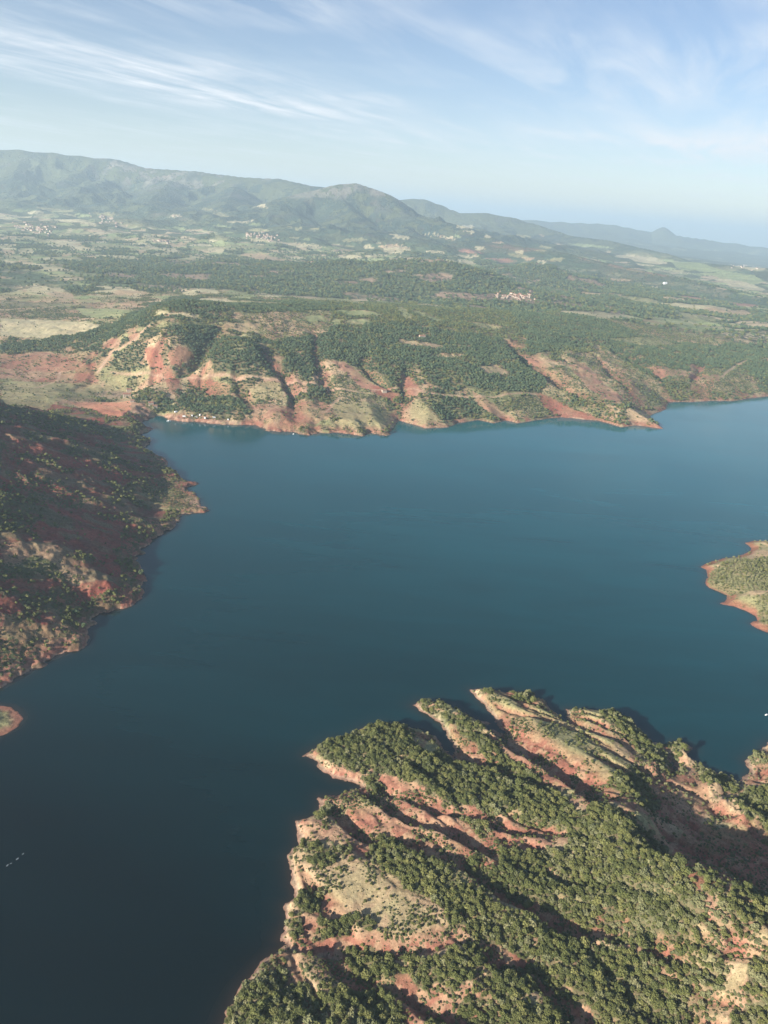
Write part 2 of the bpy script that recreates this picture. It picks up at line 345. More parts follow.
# ---- headland cover (px polygons draped on the surface)
HW = [  # wood polygons: density, tone
    ([(318,745),(345,738),(380,724),(408,730),(412,742),(430,755),(450,760),(479,767),(500,775),(528,790),(567,800),(583,817),(590,830),(559,832),(528,824),(489,815),(450,805),(433,797),(417,789),(394,780),(382,778),(368,768),(355,772),(329,766),(316,757)], .93),
    ([(418,703),(440,702),(455,712),(475,724),(487,735),(500,750),(520,765),(540,780),(560,797),(555,800),(530,787),(500,770),(480,752),(470,740),(455,728),(440,716),(425,712)], .85),
    ([(473,690),(490,690),(497,700),(488,700)], .8), ([(510,692),(533,694),(533,703),(515,701)], .85),
    ([(600,716),(612,710),(635,725),(650,742),(672,757),(684,770),(680,775),(655,772),(645,765),(635,750),(622,735)], .75),
    ([(610,775),(628,770),(645,780),(660,800),(658,812),(645,808),(625,792),(610,785)], .9),
    ([(575,822),(600,806),(625,818),(650,833),(665,855),(690,880),(705,920),(690,940),(650,945),(640,950),(598,932),(578,927),(555,918),(535,910),(529,908),(505,895),(480,880),(462,865),(470,860),(495,868),(500,850),(530,852),(567,845)], .93),
    ([(372,838),(400,845),(425,858),(450,870),(480,890),(500,905),(529,918),(555,933),(580,945),(610,948),(650,960),(690,975),(700,1000),(690,1035),(605,1035),(578,1004),(549,986),(529,967),(512,953),(479,935),(454,922),(429,902),(409,888),(390,877),(372,868)], .94),
    ([(640,950),(690,940),(705,925),(730,915),(755,915),(750,940),(735,965),(715,1000),(700,1035),(690,1035),(690,975)], .72),
    ([(752,970),(775,945),(850,930),(860,1040),(722,1035)], .92), ([(715,885),(768,890),(800,930),(760,915),(725,910)], .85),
    ([(345,955),(375,950),(400,957),(420,960),(440,955),(470,945),(483,945),(483,965),(475,980),(455,990),(430,985),(400,975),(380,980),(350,970)], .9),
    ([(300,960),(345,962),(350,975),(320,978),(295,972)], .6),
    ([(215,1040),(225,1015),(240,990),(258,968),(285,975),(310,985),(340,985),(380,990),(400,1000),(415,1040)], .9),
    ([(250,1060),(415,1030),(700,1035),(800,1035),(850,1100),(500,1200),(200,1200)], .9),
    ([(460,1000),(480,990),(500,985),(520,1000),(545,1005),(565,1012),(580,1040),(480,1040)], .9),
    ([(489,974),(510,970),(532,972),(536,985),(525,998),(500,996),(487,985)], .92),
    ([(296,846),(325,846),(350,843),(352,858),(330,863),(305,862)], .75), ([(294,898),(318,894),(320,912),(298,911)], .85),
    ([(282,918),(300,914),(306,925),(298,934),(280,930)], .85), ([(312,922),(350,914),(372,922),(368,935),(330,937)], .75),
    ([(314,808),(330,806),(335,818),(316,820)], .85), ([(364,776),(380,776),(382,795),(366,793)], .9), ([(240,968),(270,950),(290,950),(285,965),(255,985)], .6),
    ([(738,793),(768,788),(800,800),(800,835),(760,830),(740,822)], .9), ([(698,765),(716,768),(736,778),(736,792),(712,790),(702,782)], .9), ([(742,753),(758,752),(764,765),(746,766)], .85),
    ([(456,815),(475,822),(495,832),(497,846),(482,842),(465,830)], .7), ([(405,820),(430,832),(460,848),(482,862),(470,860),(440,850),(412,836)], .6),
    ([(370,838),(395,846),(380,860),(366,858)], .9), ([(395,930),(420,925),(440,938),(420,946),(400,942)], .35), ([(385,905),(400,900),(400,920),(386,922)], .25),
    ([(690,835),(722,838),(712,848),(700,846)], .25), ([(695,868),(740,880),(790,895),(790,925),(720,915),(700,890)], .85), ([(700,835),(768,860),(800,900),(740,895),(700,870)], .35),
    ([(665,742),(682,742),(684,752),(668,750)], .85), ([(640,755),(700,800),(690,820),(650,790)], .25),
    ([(448,760),(470,764),(500,776),(520,790),(500,786),(460,775)], .9),
]
HC = [  # ground colours on the headland
    ([(380,862),(410,885),(455,920),(500,948),(490,955),(420,955),(330,945),(300,915),(292,880),(300,850),(350,858)], TAN, .75),
    ([(400,895),(455,925),(445,940),(390,935),(385,905)], DRY, .45),
    ([(483,695),(540,700),(566,722),(600,745),(650,770),(655,800),(620,800),(590,780),(560,755),(520,722),(495,715)], DRY, .75),
    ([(495,728),(515,738),(545,752),(575,765),(592,782),(603,800),(590,806),(565,785),(535,764),(510,745)], REDS, .75),
    ([(450,731),(465,733),(482,748),(478,757),(460,752),(450,747)], REDS, .7), ([(470,733),(500,755),(520,775),(495,768),(478,757)], DRY, .7),
    ([(315,762),(333,772),(352,776),(365,777),(362,788),(350,784),(330,780),(316,770)], REDS, .7),
    ([(318,796),(345,796),(372,806),(400,820),(425,834),(440,842),(430,848),(400,842),(370,832),(345,815),(335,808),(320,806)], PINK, .7),
    ([(298,822),(312,818),(340,828),(362,840),(352,846),(300,846)], PINK, .7),
    ([(290,935),(330,940),(375,945),(420,950),(420,958),(375,956),(320,952),(290,944)], REDS, .65),
    ([(505,828),(535,832),(565,836),(572,843),(545,844),(510,838)], PINK, .6),
    ([(488,945),(512,953),(528,968),(500,972),(490,962)], PINK, .6), ([(535,975),(552,990),(575,1005),(600,1020),(590,1030),(545,1003),(530,998)], TAN, .75),
    ([(420,990),(440,1000),(470,1010),(500,1025),(470,1035),(425,1010),(412,1000)], PINK, .6),
    ([(257,996),(275,990),(296,998),(296,1008),(270,1010)], TAN, .85), ([(290,965),(320,955),(340,960),(330,975),(300,975)], PINK, .4),
    ([(663,945),(672,941),(682,950),(680,958),(665,957)], REDS, .9),
    ([(690,820),(768,835),(820,870),(820,900),(700,890),(660,860)], REDS, .7), ([(640,765),(700,765),(710,800),(700,830),(665,815),(645,790)], REDS, .5),
    ([(758,918),(770,915),(768,945),(740,985),(712,1030),(700,1035),(715,1000),(742,960)], DRY, .5),
    ([(736,766),(768,762),(768,785),(745,785)], REDS, .5), ([(682,742),(700,742),(696,752),(684,750)], REDS, .8),
    ([(716,780),(735,785),(760,800),(740,806),(715,795)], TAN, .5), ([(600,715),(640,735),(665,760),(640,755),(615,735)], GREEN, .4),
    ([(568,709),(600,714),(595,728),(575,722)], DRY, .7),
]
# ---- mainland cover
MW = [
    ([(470,243),(568,255),(672,278),(768,299),(768,308),(672,291),(560,271),(480,256)], .93), ([(0,268),(40,272),(85,286),(60,288),(0,290)], .9),
    ([(0,342),(60,337),(100,328),(125,318),(150,304),(180,297),(215,299),(218,318),(200,325),(185,318),(150,325),(130,332),(90,345),(50,352),(0,350)], .92),
    ([(60,362),(95,345),(130,338),(150,328),(162,335),(130,350),(100,358),(75,370)], .85),
    ([(108,365),(125,350),(145,345),(150,358),(155,372),(140,376),(125,372),(110,372)], .95),
    ([(158,333),(175,325),(218,326),(214,342),(204,360),(194,358),(186,345),(170,345)], .92),
    ([(218,335),(255,345),(268,362),(279,380),(250,380),(220,377),(206,362),(210,348)], 1.0),
    ([(250,338),(314,338),(316,370),(310,382),(290,378),(283,365),(290,352),(275,345)], .92), ([(306,380),(330,395),(325,402),(310,395)], .95),
    ([(316,330),(370,322),(430,328),(500,338),(530,365),(548,386),(540,392),(500,392),(480,388),(450,390),(420,385),(405,372),(395,385),(380,378),(365,366),(330,360),(318,360)], .97),
    ([(335,375),(375,372),(392,384),(380,398),(350,402),(330,400),(325,385)], .55),
    ([(425,388),(480,396),(487,412),(470,418),(440,420),(430,410),(425,400)], .9), ([(488,398),(540,398),(545,410),(530,415),(500,405)], .6),
    ([(163,404),(163,394),(180,392),(200,398),(220,396),(245,402),(248,412),(243,421),(215,419),(185,416),(165,410)], 1.0),
    ([(150,306),(175,297),(230,299),(300,302),(330,304),(330,310),(290,312),(240,312),(200,312),(185,308)], .9),
    ([(330,303),(400,304),(440,308),(500,309),(560,322),(560,345),(500,338),(430,328),(380,322),(330,325)], .72),
    ([(235,318),(330,310),(330,332),(260,338)], .42),
    ([(500,309),(560,318),(560,312),(640,322),(640,328),(700,345),(768,342),(840,340),(840,395),(768,394),(745,385),(700,372),(660,388),(640,370),(600,345),(560,352),(530,355)], .86),
    ([(600,318),(768,330),(768,345),(700,345),(640,335)], .5),
    ([(545,385),(600,350),(640,372),(665,398),(650,410),(620,405),(590,395),(560,392)], .42), ([(575,395),(610,402),(640,418),(620,425),(590,412)], .65),
    ([(690,370),(740,368),(760,390),(720,395),(695,385)], .5),
    ([(25,414),(60,415),(90,424),(130,436),(120,440),(60,430),(25,424)], .85), ([(0,404),(30,408),(26,416),(0,414)], .6), ([(100,432),(150,437),(148,441),(105,440)], .6),
    ([(0,305),(60,308),(90,316),(60,320),(0,312)], .6), ([(20,392),(55,400),(50,405),(30,400)], .7), ([(180,410),(165,392),(150,385),(156,376),(172,372)], .35),
    ([(0,400),(0,330),(-250,330),(-250,400)], .3),
    # left hillside, shore scrub
    ([(0,488),(20,488),(35,500),(45,520),(30,530),(0,520)], .75), ([(0,560),(40,555),(85,578),(80,584),(45,572),(0,572)], .6),
    ([(0,625),(20,640),(30,660),(25,672),(0,680)], .5), ([(10,470),(60,480),(90,500),(60,510),(20,495)], .45), ([(-250,440),(0,440),(0,500),(-250,600)], .5),
    ([(133,540),(146,545),(142,560),(136,600),(130,600),(137,575)], .6), ([(60,605),(82,612),(82,632),(66,622)], .7),
    ([(128,508),(150,520),(175,525),(150,533),(130,520)], .4), ([(150,455),(166,458),(176,472),(150,470)], .5), ([(160,474),(195,482),(200,495),(207,512),(180,512),(150,500),(140,488)], .5),
]
MC = [
    ([(470,243),(568,255),(672,278),(768,299),(768,308),(672,291),(560,271),(480,256)], (.05, .075, .042), .85), ([(0,268),(40,272),(85,286),(60,288),(0,290)], (.055, .08, .042), .8),
    ([(0,355),(40,352),(100,352),(75,372),(100,380),(60,384),(0,378)], PINK, .75), ([(0,352),(60,356),(100,364),(60,372),(0,368)], REDS, .4),
    ([(100,345),(115,338),(122,342),(118,348),(102,350)], PINK, .85), ([(123,330),(135,327),(140,338),(130,342)], PINK, .8), ([(35,345),(65,340),(60,346),(36,350)], PINK, .6),
    ([(144,350),(158,347),(165,365),(150,370)], REDS, .9), ([(168,352),(190,348),(196,360),(180,368),(170,362)], REDS, .75), ([(156,366),(172,366),(182,390),(168,390)], REDS, .7),
    ([(78,368),(95,362),(94,378),(70,386)], REDS, .7), ([(35,380),(55,375),(55,382),(38,388)], REDS, .6),
    ([(68,402),(95,402),(130,401),(133,408),(126,417),(108,417),(90,410)], ORANGE, .9), ([(130,400),(152,412),(150,417),(133,415)], PINK, .7), ([(60,396),(100,398),(100,404),(60,404)], PINK, .6),
    ([(0,318),(60,320),(105,325),(85,333),(40,338),(0,336)], PALE, .95), ([(75,308),(110,308),(140,311),(120,318),(90,318)], LIME, .9), ([(0,300),(60,302),(70,308),(0,306)], FOREST, .7),
    ([(0,380),(100,384),(120,398),(60,400),(0,404)], DRY, .8), ([(60,420),(110,426),(152,430),(120,434),(70,428)], LIME, .6), ([(100,420),(130,415),(150,425),(130,428)], PINK, .5), ([(108,375),(130,376),(122,395),(100,392)], DRY, .8),
    ([(183,378),(206,380),(210,392),(190,394)], REDS, .6), ([(205,382),(230,384),(230,395),(205,396)], REDS, .7), ([(232,382),(245,382),(240,395),(230,396)], PINK, .6),
    ([(152,310),(170,312),(200,315),(195,320),(160,316)], PALE, .8), ([(225,322),(260,324),(258,335),(225,330)], TAN, .8), ([(257,345),(278,346),(290,355),(300,378),(320,400),(290,400),(272,370)], PINK, .55),
    ([(262,382),(285,385),(285,400),(250,400),(250,390)], DRY, .7), ([(250,405),(290,408),(295,432),(270,430),(250,422)], PINK, .7), ([(280,410),(300,412),(310,432),(280,430)], REDS, .6),
    ([(300,400),(330,405),(340,415),(310,425),(295,415)], PINK, .7), ([(330,402),(380,405),(385,432),(340,430)], DRY, .7), ([(310,426),(322,426),(318,435),(308,435)], REDS, .7),
    ([(330,362),(345,362),(375,385),(400,395),(395,402),(365,390),(345,372)], PINK, .95), ([(370,385),(405,392),(410,402),(400,405),(380,398)], REDS, .6), ([(405,372),(414,384),(425,392),(412,398),(404,388)], PINK, .9),
    ([(412,398),(425,402),(440,420),(425,427),(408,420)], DRY, .7), ([(375,405),(395,410),(400,422),(385,432),(372,425)], DRY, .8),
    ([(472,392),(485,398),(510,415),(500,420),(480,410)], PINK, .85), ([(535,392),(550,396),(575,408),(598,419),(560,418),(545,408)], REDS, .85), ([(495,408),(540,412),(535,420),(500,419)], TAN, .6),
    ([(568,365),(585,362),(605,385),(625,400),(615,404),(590,390)], PINK, .8), ([(605,372),(625,372),(650,405),(635,410),(620,390)], PINK, .6), ([(625,412),(650,412),(648,425),(628,424)], TAN, .8), ([(570,385),(600,395),(600,402),(575,396)], LIME, .6),
    ([(645,368),(680,370),(720,376),(720,382),(660,380)], PINK, .75), ([(695,385),(715,380),(712,398),(690,398)], REDS, .6), ([(733,390),(750,390),(748,399),(732,400)], REDS, .6), ([(690,364),(705,366),(704,372),(690,370)], PINK, .8),
    ([(478,366),(500,364),(508,374),(485,374)], TAN, .8), ([(520,356),(555,362),(553,368),(530,366)], TAN, .8),
    ([(335,310),(360,310),(385,315),(350,316)], LIME, .95), ([(303,315),(322,315),(330,322),(308,322)], LIME, .9), ([(332,318),(345,319),(340,325),(332,324)], LIME, .9), ([(346,319),(370,319),(370,325),(348,324)], LIME, .9), ([(392,306),(402,307),(412,318),(402,317)], LIME, .8), ([(415,310),(445,321),(438,322),(412,312)], LIME, .8),
    ([(398,340),(442,345),(440,349),(398,344)], TAN, .85), ([(430,353),(462,353),(460,357),(432,357)], TAN, .7), ([(470,322),(500,326),(500,330),(475,327)], DRY, .8), ([(470,335),(502,340),(500,343),(470,338)], LIME, .6),
    ([(560,308),(620,313),(640,320),(600,319),(560,313)], PALE, .9), ([(640,314),(700,318),(740,330),(700,332),(660,322)], LIME, .7), ([(590,325),(640,330),(680,342),(640,345),(600,337)], LIME, .6), ([(680,318),(768,332),(768,336),(700,326)], PALE, .6),
    ([(600,337),(660,338),(680,346),(640,346)], DRY, .7), ([(530,345),(590,348),(590,352),(540,350)], DRY, .0),
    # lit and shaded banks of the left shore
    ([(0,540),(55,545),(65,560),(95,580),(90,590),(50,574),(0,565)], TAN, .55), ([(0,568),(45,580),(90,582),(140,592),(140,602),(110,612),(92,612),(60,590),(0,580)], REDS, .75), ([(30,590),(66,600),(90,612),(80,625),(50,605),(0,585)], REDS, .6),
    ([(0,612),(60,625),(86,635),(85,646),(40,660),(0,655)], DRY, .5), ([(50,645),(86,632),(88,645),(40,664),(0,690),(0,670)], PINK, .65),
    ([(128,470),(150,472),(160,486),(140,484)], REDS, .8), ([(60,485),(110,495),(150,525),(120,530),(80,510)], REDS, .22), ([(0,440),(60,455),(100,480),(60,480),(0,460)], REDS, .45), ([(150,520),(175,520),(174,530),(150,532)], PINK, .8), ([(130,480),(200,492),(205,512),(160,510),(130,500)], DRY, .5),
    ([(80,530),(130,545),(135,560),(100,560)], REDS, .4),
]
def strip(cx, cy, hw, hh, sl):
    return [(cx - hw, cy - hw * sl), (cx - hw * .5, cy - hh - hw * .5 * sl), (cx + hw * .5, cy - hh + hw * .5 * sl), (cx + hw, cy + hw * sl), (cx + hw * .4, cy + hh + hw * .4 * sl), (cx - hw * .4, cy + hh - hw * .4 * sl)]
VF = []
for cx, cy, hw, hh, sl, c in [
    (75,222,22,1.6,.12,PALE),(70,245,26,2.5,.22,PALE),(35,240,14,2,.2,DRY),(8,252,8,3,.1,TAN),(8,262,10,2,.15,PALE),(40,266,24,2,.15,PALE),(85,274,22,2.2,.08,LIME),(115,239,15,1.5,.05,DRY),
    (100,268,20,2,-.05,PALE),(125,266,14,1.6,0,TAN),(122,278,11,2,.02,PALE),(130,293,22,2.6,.03,TAN),(160,282,12,1.6,.15,DRY),(180,264,20,2.6,.0,PALE),(190,260,20,2,.0,LIME),(50,291,22,4,.12,PALE),(62,296,16,4,.1,TAN),
    (190,294,9,1.4,0,PALE),(160,241,16,2,.05,PALE),(140,250,14,2,-.06,DRY),(175,245,12,1.6,.1,TAN),(217,250,9,3,.02,PALE),(258,256,16,3.5,.1,TAN),(280,262,24,3,.08,TAN),(248,268,17,1.8,.02,PALE),
    (265,241,22,1.6,.12,PALE),(305,246,20,2.5,.12,PALE),(345,251,12,1.5,.02,TAN),(250,247,25,1.5,.03,DRY),(230,289,11,1.5,.12,PALE),(215,300,22,1.6,.03,PALE),(250,303,40,1.4,.02,DRY),(340,300,28,1.4,.08,DRY),
    (355,240,14,2,.0,DRY),(395,250,16,4,.05,PALE),(390,246,12,2,.0,TAN),(435,252,10,1.2,.02,PALE),(470,264,8,1,.05,PALE),(488,266,9,1,.05,PALE),(430,300,26,3,.05,PINK),(455,290,10,5,.3,TAN),(345,280,14,5,.35,PINK),(366,288,12,4,.3,PINK),(400,296,12,3,.2,PINK),
    (240,222,14,1.2,.02,PALE),(222,215,10,1.4,.15,DRY),(210,210,10,1.2,.2,DRY),(262,207,10,.8,.03,PALE),(176,216,7,1.2,.05,PALE),(55,210,20,1.4,.1,DRY),(5,218,8,1.4,.05,PALE),(105,214,16,1.5,.1,DRY),
    (560,288,20,2.2,.04,PALE),(590,294,32,3,.06,TAN),(540,300,24,2,.02,DRY),(630,300,34,3,.08,DRY),(700,308,40,3,.1,PALE),(640,309,50,2.2,.07,LIME),(730,312,30,3,.1,TAN),(555,277,14,3,.1,PINK),
    (590,246,26,1.5,.1,LIME),(640,258,26,2.5,.14,PALE),(690,266,34,4,.16,LIME),(740,278,30,5,.16,LIME),(650,262,18,1.5,.12,PALE),(740,285,28,3,.2,PALE),(715,262,18,1.4,.1,DRY),(750,268,16,1.4,.1,PALE),
    (500,260,16,1.5,.1,PINK),(470,252,14,2,.1,PINK),(520,256,14,1.6,.12,DRY),(620,280,12,1.2,.05,TAN),(650,287,10,1,.1,PALE),(690,298,16,1.4,.1,PINK),(745,305,18,1.4,.1,PINK),(600,285,10,2,.1,PINK),
]:
    VF.append((strip(cx, cy, hw, hh, sl), c))
for _i in range(170):
    cx = random.uniform(-30, 560); cy = random.uniform(222, 298) + cx * .01
    if 240 < cx < 500 and cy > 262: continue
    VF.append((strip(cx, cy, random.uniform(3, 11), random.uniform(.7, 1.8), random.uniform(-.05, .2)), random.choice([PALE, PALE, TAN, DRY, LIME, DRY])))
ROADS_M = [([(110,372),(150,373),(195,378),(240,379),(290,383),(330,390),(372,394)], 3.2), ([(372,390),(405,390),(430,394),(455,396),(495,397),(536,394)], 3.5), ([(722,377),(735,366),(748,360),(768,359)], 4.5), ([(60,372),(58,380),(35,388)], 4.5),
    ([(390,344),(420,344),(455,346),(470,346)], 3), ([(150,325),(135,340),(112,352),(98,372)], 7), ([(0,310),(60,306),(125,306)], 5), ([(130,412),(160,416),(185,420.5),(240,424)], 5), ([(326,412),(335,402),(340,398)], 3)]

dh = Drape(h_head, 1400); dm = Drape(h_main, 12000)
HW = [(dh.add(p), w) for p, w in HW]; HC = [(dh.add(p), c, w) for p, c, w in HC]; dh.run()
MW = [(dm.add(p), w) for p, w in MW]; MC = [(dm.add(p), c, w) for p, c, w in MC]; VF = [(dm.add(p), c) for p, c in VF]; ROADS_M = [(dm.add(p), w) for p, w in ROADS_M]; dm.run()

def wood_head(x, y):
    wx = x + 15 * (fbm(x / 11, y / 11, 4, 81) - .5); wy = y + 15 * (fbm(x / 11, y / 11, 4, 82) - .5)
    w = .09 + .1 * sstep(250, 420, x) + .48 * sstep(.50, .66, fbm(x / 13, y / 13, 4, 83))
    gap = sstep(.36, .42, fbm(x / 9, y / 9, 3, 86))
    for i, k in HW:
        m = inpoly(wx, wy, dh.out[i]); w = np.where(m, np.maximum(k * (.72 + .28 * gap), w * .5), w)
    return w

def wood_main(x, y):
    r = np.hypot(x, y)
    s = np.maximum(r / 1500, 1)
    wx = x + 16 * (fbm(x / 30, y / 30, 3, 81) - .5); wy = y + 16 * s * (fbm(x / 30, y / 30, 3, 82) - .5)
    w = .24 + .55 * sstep(.48, .62, fbm(x / 42, y / 42, 4, 83))
    gap = sstep(.33, .42, fbm(x / 26, y / 26, 3, 87))
    ds, _, _ = polydist(x, y, MAIN_SHORE, 60); fringe = (ds < 26) & (x < 0) & (y < 1560)
    w = np.where(farm(x, y) >= 0, .05, w) if False else w
    w = np.where(r > 3300, .80 * sstep(.30, .50, fbm(x / 350, y / 350, 5, 84, .6)) + .12, w)
    w = np.where((x < 0) & (y < 1500), .12 + .62 * sstep(.53, .61, fbm(x / 28, y / 28, 4, 85)), w)
    w = np.where(fringe, .30 + .6 * sstep(.44, .54, fbm(x / 18, y / 18, 3, 88)), w)
    w = np.where((farm(x, y) >= 0) & (r > 2900), .05, w)
    for i, k in MW:
        m = inpoly(wx, wy, dm.out[i]); w = np.where(m, k * (.66 + .34 * gap), w)
    for i, c, k in MC:
        m = inpoly(wx, wy, dm.out[i]); w = np.where(m & (k > .6) & ((y > 1500) | (x > 0)), w * (1 - k) * (.7 if c in (PALE, LIME, ORANGE) else 1.2), w)
    pass
    for i, c in VF:
        m = inpoly(x, y, dm.out[i]); w = np.where(m, .04, w)
    hn = hills_near(x, y); w = np.where(hn > .5, np.where(fbm(x / 160, y / 160, 4, 162) > .57, .25, .95), w)
    for i, k in ROADS_M:
        d, _, _ = polydist(x, y, dm.out[i], 12); w = np.where(d < k + 1.5, 0, w)
    return w

def hills_near(x, y):
    m = np.zeros(x.shape)
    for i, w in ((6, 900.), (7, 380.)):
        dd, _, _ = polydist(x, y, CRESTS[i][0], w * 1.3)
        m = np.maximum(m, sstep(w * 1.15, w * .8, dd + .25 * w * (fbm(x / 200, y / 200, 3, 161) - .5)))
    return m

def farm(x, y):
    """field mosaic of the valley: which points lie in a field, and its colour number"""
    r = np.hypot(x, y); out = np.full(x.shape, -1); m = (r > 2750) & (r < 11500)
    if not m.any(): return out
    ca, sa = math.cos(.5), math.sin(.5); X_ = x[m]; Y_ = y[m]
    s1 = 95 + 0 * X_; u = (X_ * ca + Y_ * sa) / 150 + .25 * fbm(X_ / 300, Y_ / 300, 2, 140); v = (-X_ * sa + Y_ * ca) / 105 + .25 * fbm(X_ / 300, Y_ / 300, 2, 141)
    iu = np.floor(u); iv = np.floor(v); b1 = np.full(u.shape, 9.); b2 = b1.copy(); idn = np.zeros(u.shape)
    for a in (-1, 0, 1):
        for b in (-1, 0, 1):
            cu = iu + a; cv = iv + b; d = np.hypot(cu + .15 + .7 * _hash(cu, cv, 5) - u, cv + .15 + .7 * _hash(cu, cv, 6) - v); h = _hash(cu, cv, 7)
            nb = d < b1; b2 = np.where(nb, b1, np.minimum(b2, d)); idn = np.where(nb, h, idn); b1 = np.minimum(b1, d)
    mask = np.maximum(sstep(.40, .50, fbm(X_ / 750, Y_ / 520, 3, 142)) * .60, .66 * sstep(4700, 5300, r[m]) * sstep(9000, 7600, r[m]) * sstep(-.42, -.3, np.arctan2(X_, Y_)) * sstep(.16, .06, np.arctan2(X_, Y_))) + .10
    ok = (idn < mask) & (b2 - b1 > .09)
    out[m] = np.where(ok, np.floor(idn * 997) % 5, -1)
    out = np.where(hills_near(x, y) > .5, -1, out)
    return out
FARMC = np.array([(.47, .41, .25), (.30, .33, .15), (.33, .30, .16), (.43, .33, .21), (.20, .24, .10)])

# ------------------------------------------------------------------ blender helpers
scene = bpy.context.scene
COL = scene.collection
def mesh_obj(name, V, Fq, mat, kind=None, label=None, parent=None, smooth=True, attrs=None, cols=None):
    me = bpy.data.meshes.new(name); V = np.asarray(V, np.float32); Fq = np.asarray(Fq, np.int32)
    k = Fq.shape[1]
    me.vertices.add(len(V)); me.vertices.foreach_set('co', V.ravel())
    me.loops.add(Fq.size); me.loops.foreach_set('vertex_index', Fq.ravel())
    me.polygons.add(len(Fq)); me.polygons.foreach_set('loop_start', np.arange(0, Fq.size, k, dtype=np.int32))
    me.polygons.foreach_set('loop_total', np.full(len(Fq), k, np.int32))
    me.polygons.foreach_set('use_smooth', np.full(len(Fq), smooth, bool))
    me.update(calc_edges=True)
    for nm, a in (attrs or {}).items():
        at = me.attributes.new(nm, 'FLOAT', 'POINT'); at.data.foreach_set('value', np.asarray(a, np.float32))
    for nm, a in (cols or {}).items():
        at = me.attributes.new(nm, 'FLOAT_COLOR', 'POINT'); c = np.ones((len(V), 4), np.float32); c[:, :3] = a; at.data.foreach_set('color', c.ravel())
    me.materials.append(mat)
    o = bpy.data.objects.new(name, me); COL.objects.link(o)
    if kind: o['kind'] = kind
    if label: o['label'] = label
    if parent: o.parent = parent
    return o

def grid_faces(ny, nx, keep):
    idx = np.arange(ny * nx).reshape(ny, nx)
    q = np.stack([idx[:-1, :-1], idx[:-1, 1:], idx[1:, 1:], idx[1:, :-1]], -1).reshape(-1, 4)
    q = q[keep[q].any(1)]
    return q

def compact(V, q, *arr):
    u = np.unique(q); m = np.full(len(V), -1, np.int64); m[u] = np.arange(len(u))
    return (V[u], m[q]) + tuple(a[u] for a in arr)

def mat_new(name):
    m = bpy.data.materials.new(name); m.use_nodes = True; nt = m.node_tree; nt.nodes.clear()
    out = nt.nodes.new('ShaderNodeOutputMaterial'); b = nt.nodes.new('ShaderNodeBsdfPrincipled')
    nt.links.new(b.outputs[0], out.inputs[0]); b.inputs['Roughness'].default_value = .9
    b.inputs['Specular IOR Level'].default_value = .15
    return m, nt, b, out

class NT:
    def __init__(s, nt): s.nt = nt
    def n(s, t, **k):
        o = s.nt.nodes.new(t)
        for a, v in k.items(): setattr(o, a, v)
        return o
    def l(s, a, b): s.nt.links.new(a, b)
    def math(s, op, a, b=None, c=None, clamp=False):
        o = s.n('ShaderNodeMath', operation=op, use_clamp=clamp)
        for i, v in enumerate((a, b, c)):
            if v is None: continue
            if isinstance(v, (int, float)): o.inputs[i].default_value = v
            else: s.l(v, o.inputs[i])
        return o.outputs[0]
    def noise(s, vec, scale, detail=3, rough=.5, dist=0):
        o = s.n('ShaderNodeTexNoise'); o.inputs['Scale'].default_value = scale; o.inputs['Detail'].default_value = detail
        o.inputs['Roughness'].default_value = rough; o.inputs['Distortion'].default_value = dist
        s.l(vec, o.inputs['Vector']); return o.outputs['Fac']
    def mix(s, f, a, b, bt='MIX'):
        o = s.n('ShaderNodeMix', data_type='RGBA', blend_type=bt)
        for i, v in ((0, f), (6, a), (7, b)):
            if isinstance(v, (int, float)): o.inputs[i].default_value = v
            elif isinstance(v, tuple): o.inputs[i].default_value = tuple(v) + (1,) * (4 - len(v))
            else: s.l(v, o.inputs[i])
        return o.outputs[2]
    def ramp(s, v, lo, hi, a=0., b=1.):
        o = s.n('ShaderNodeMapRange'); o.inputs[1].default_value = lo; o.inputs[2].default_value = hi; o.inputs[3].default_value = a; o.inputs[4].default_value = b
        s.l(v, o.inputs[0]); return o.outputs[0]

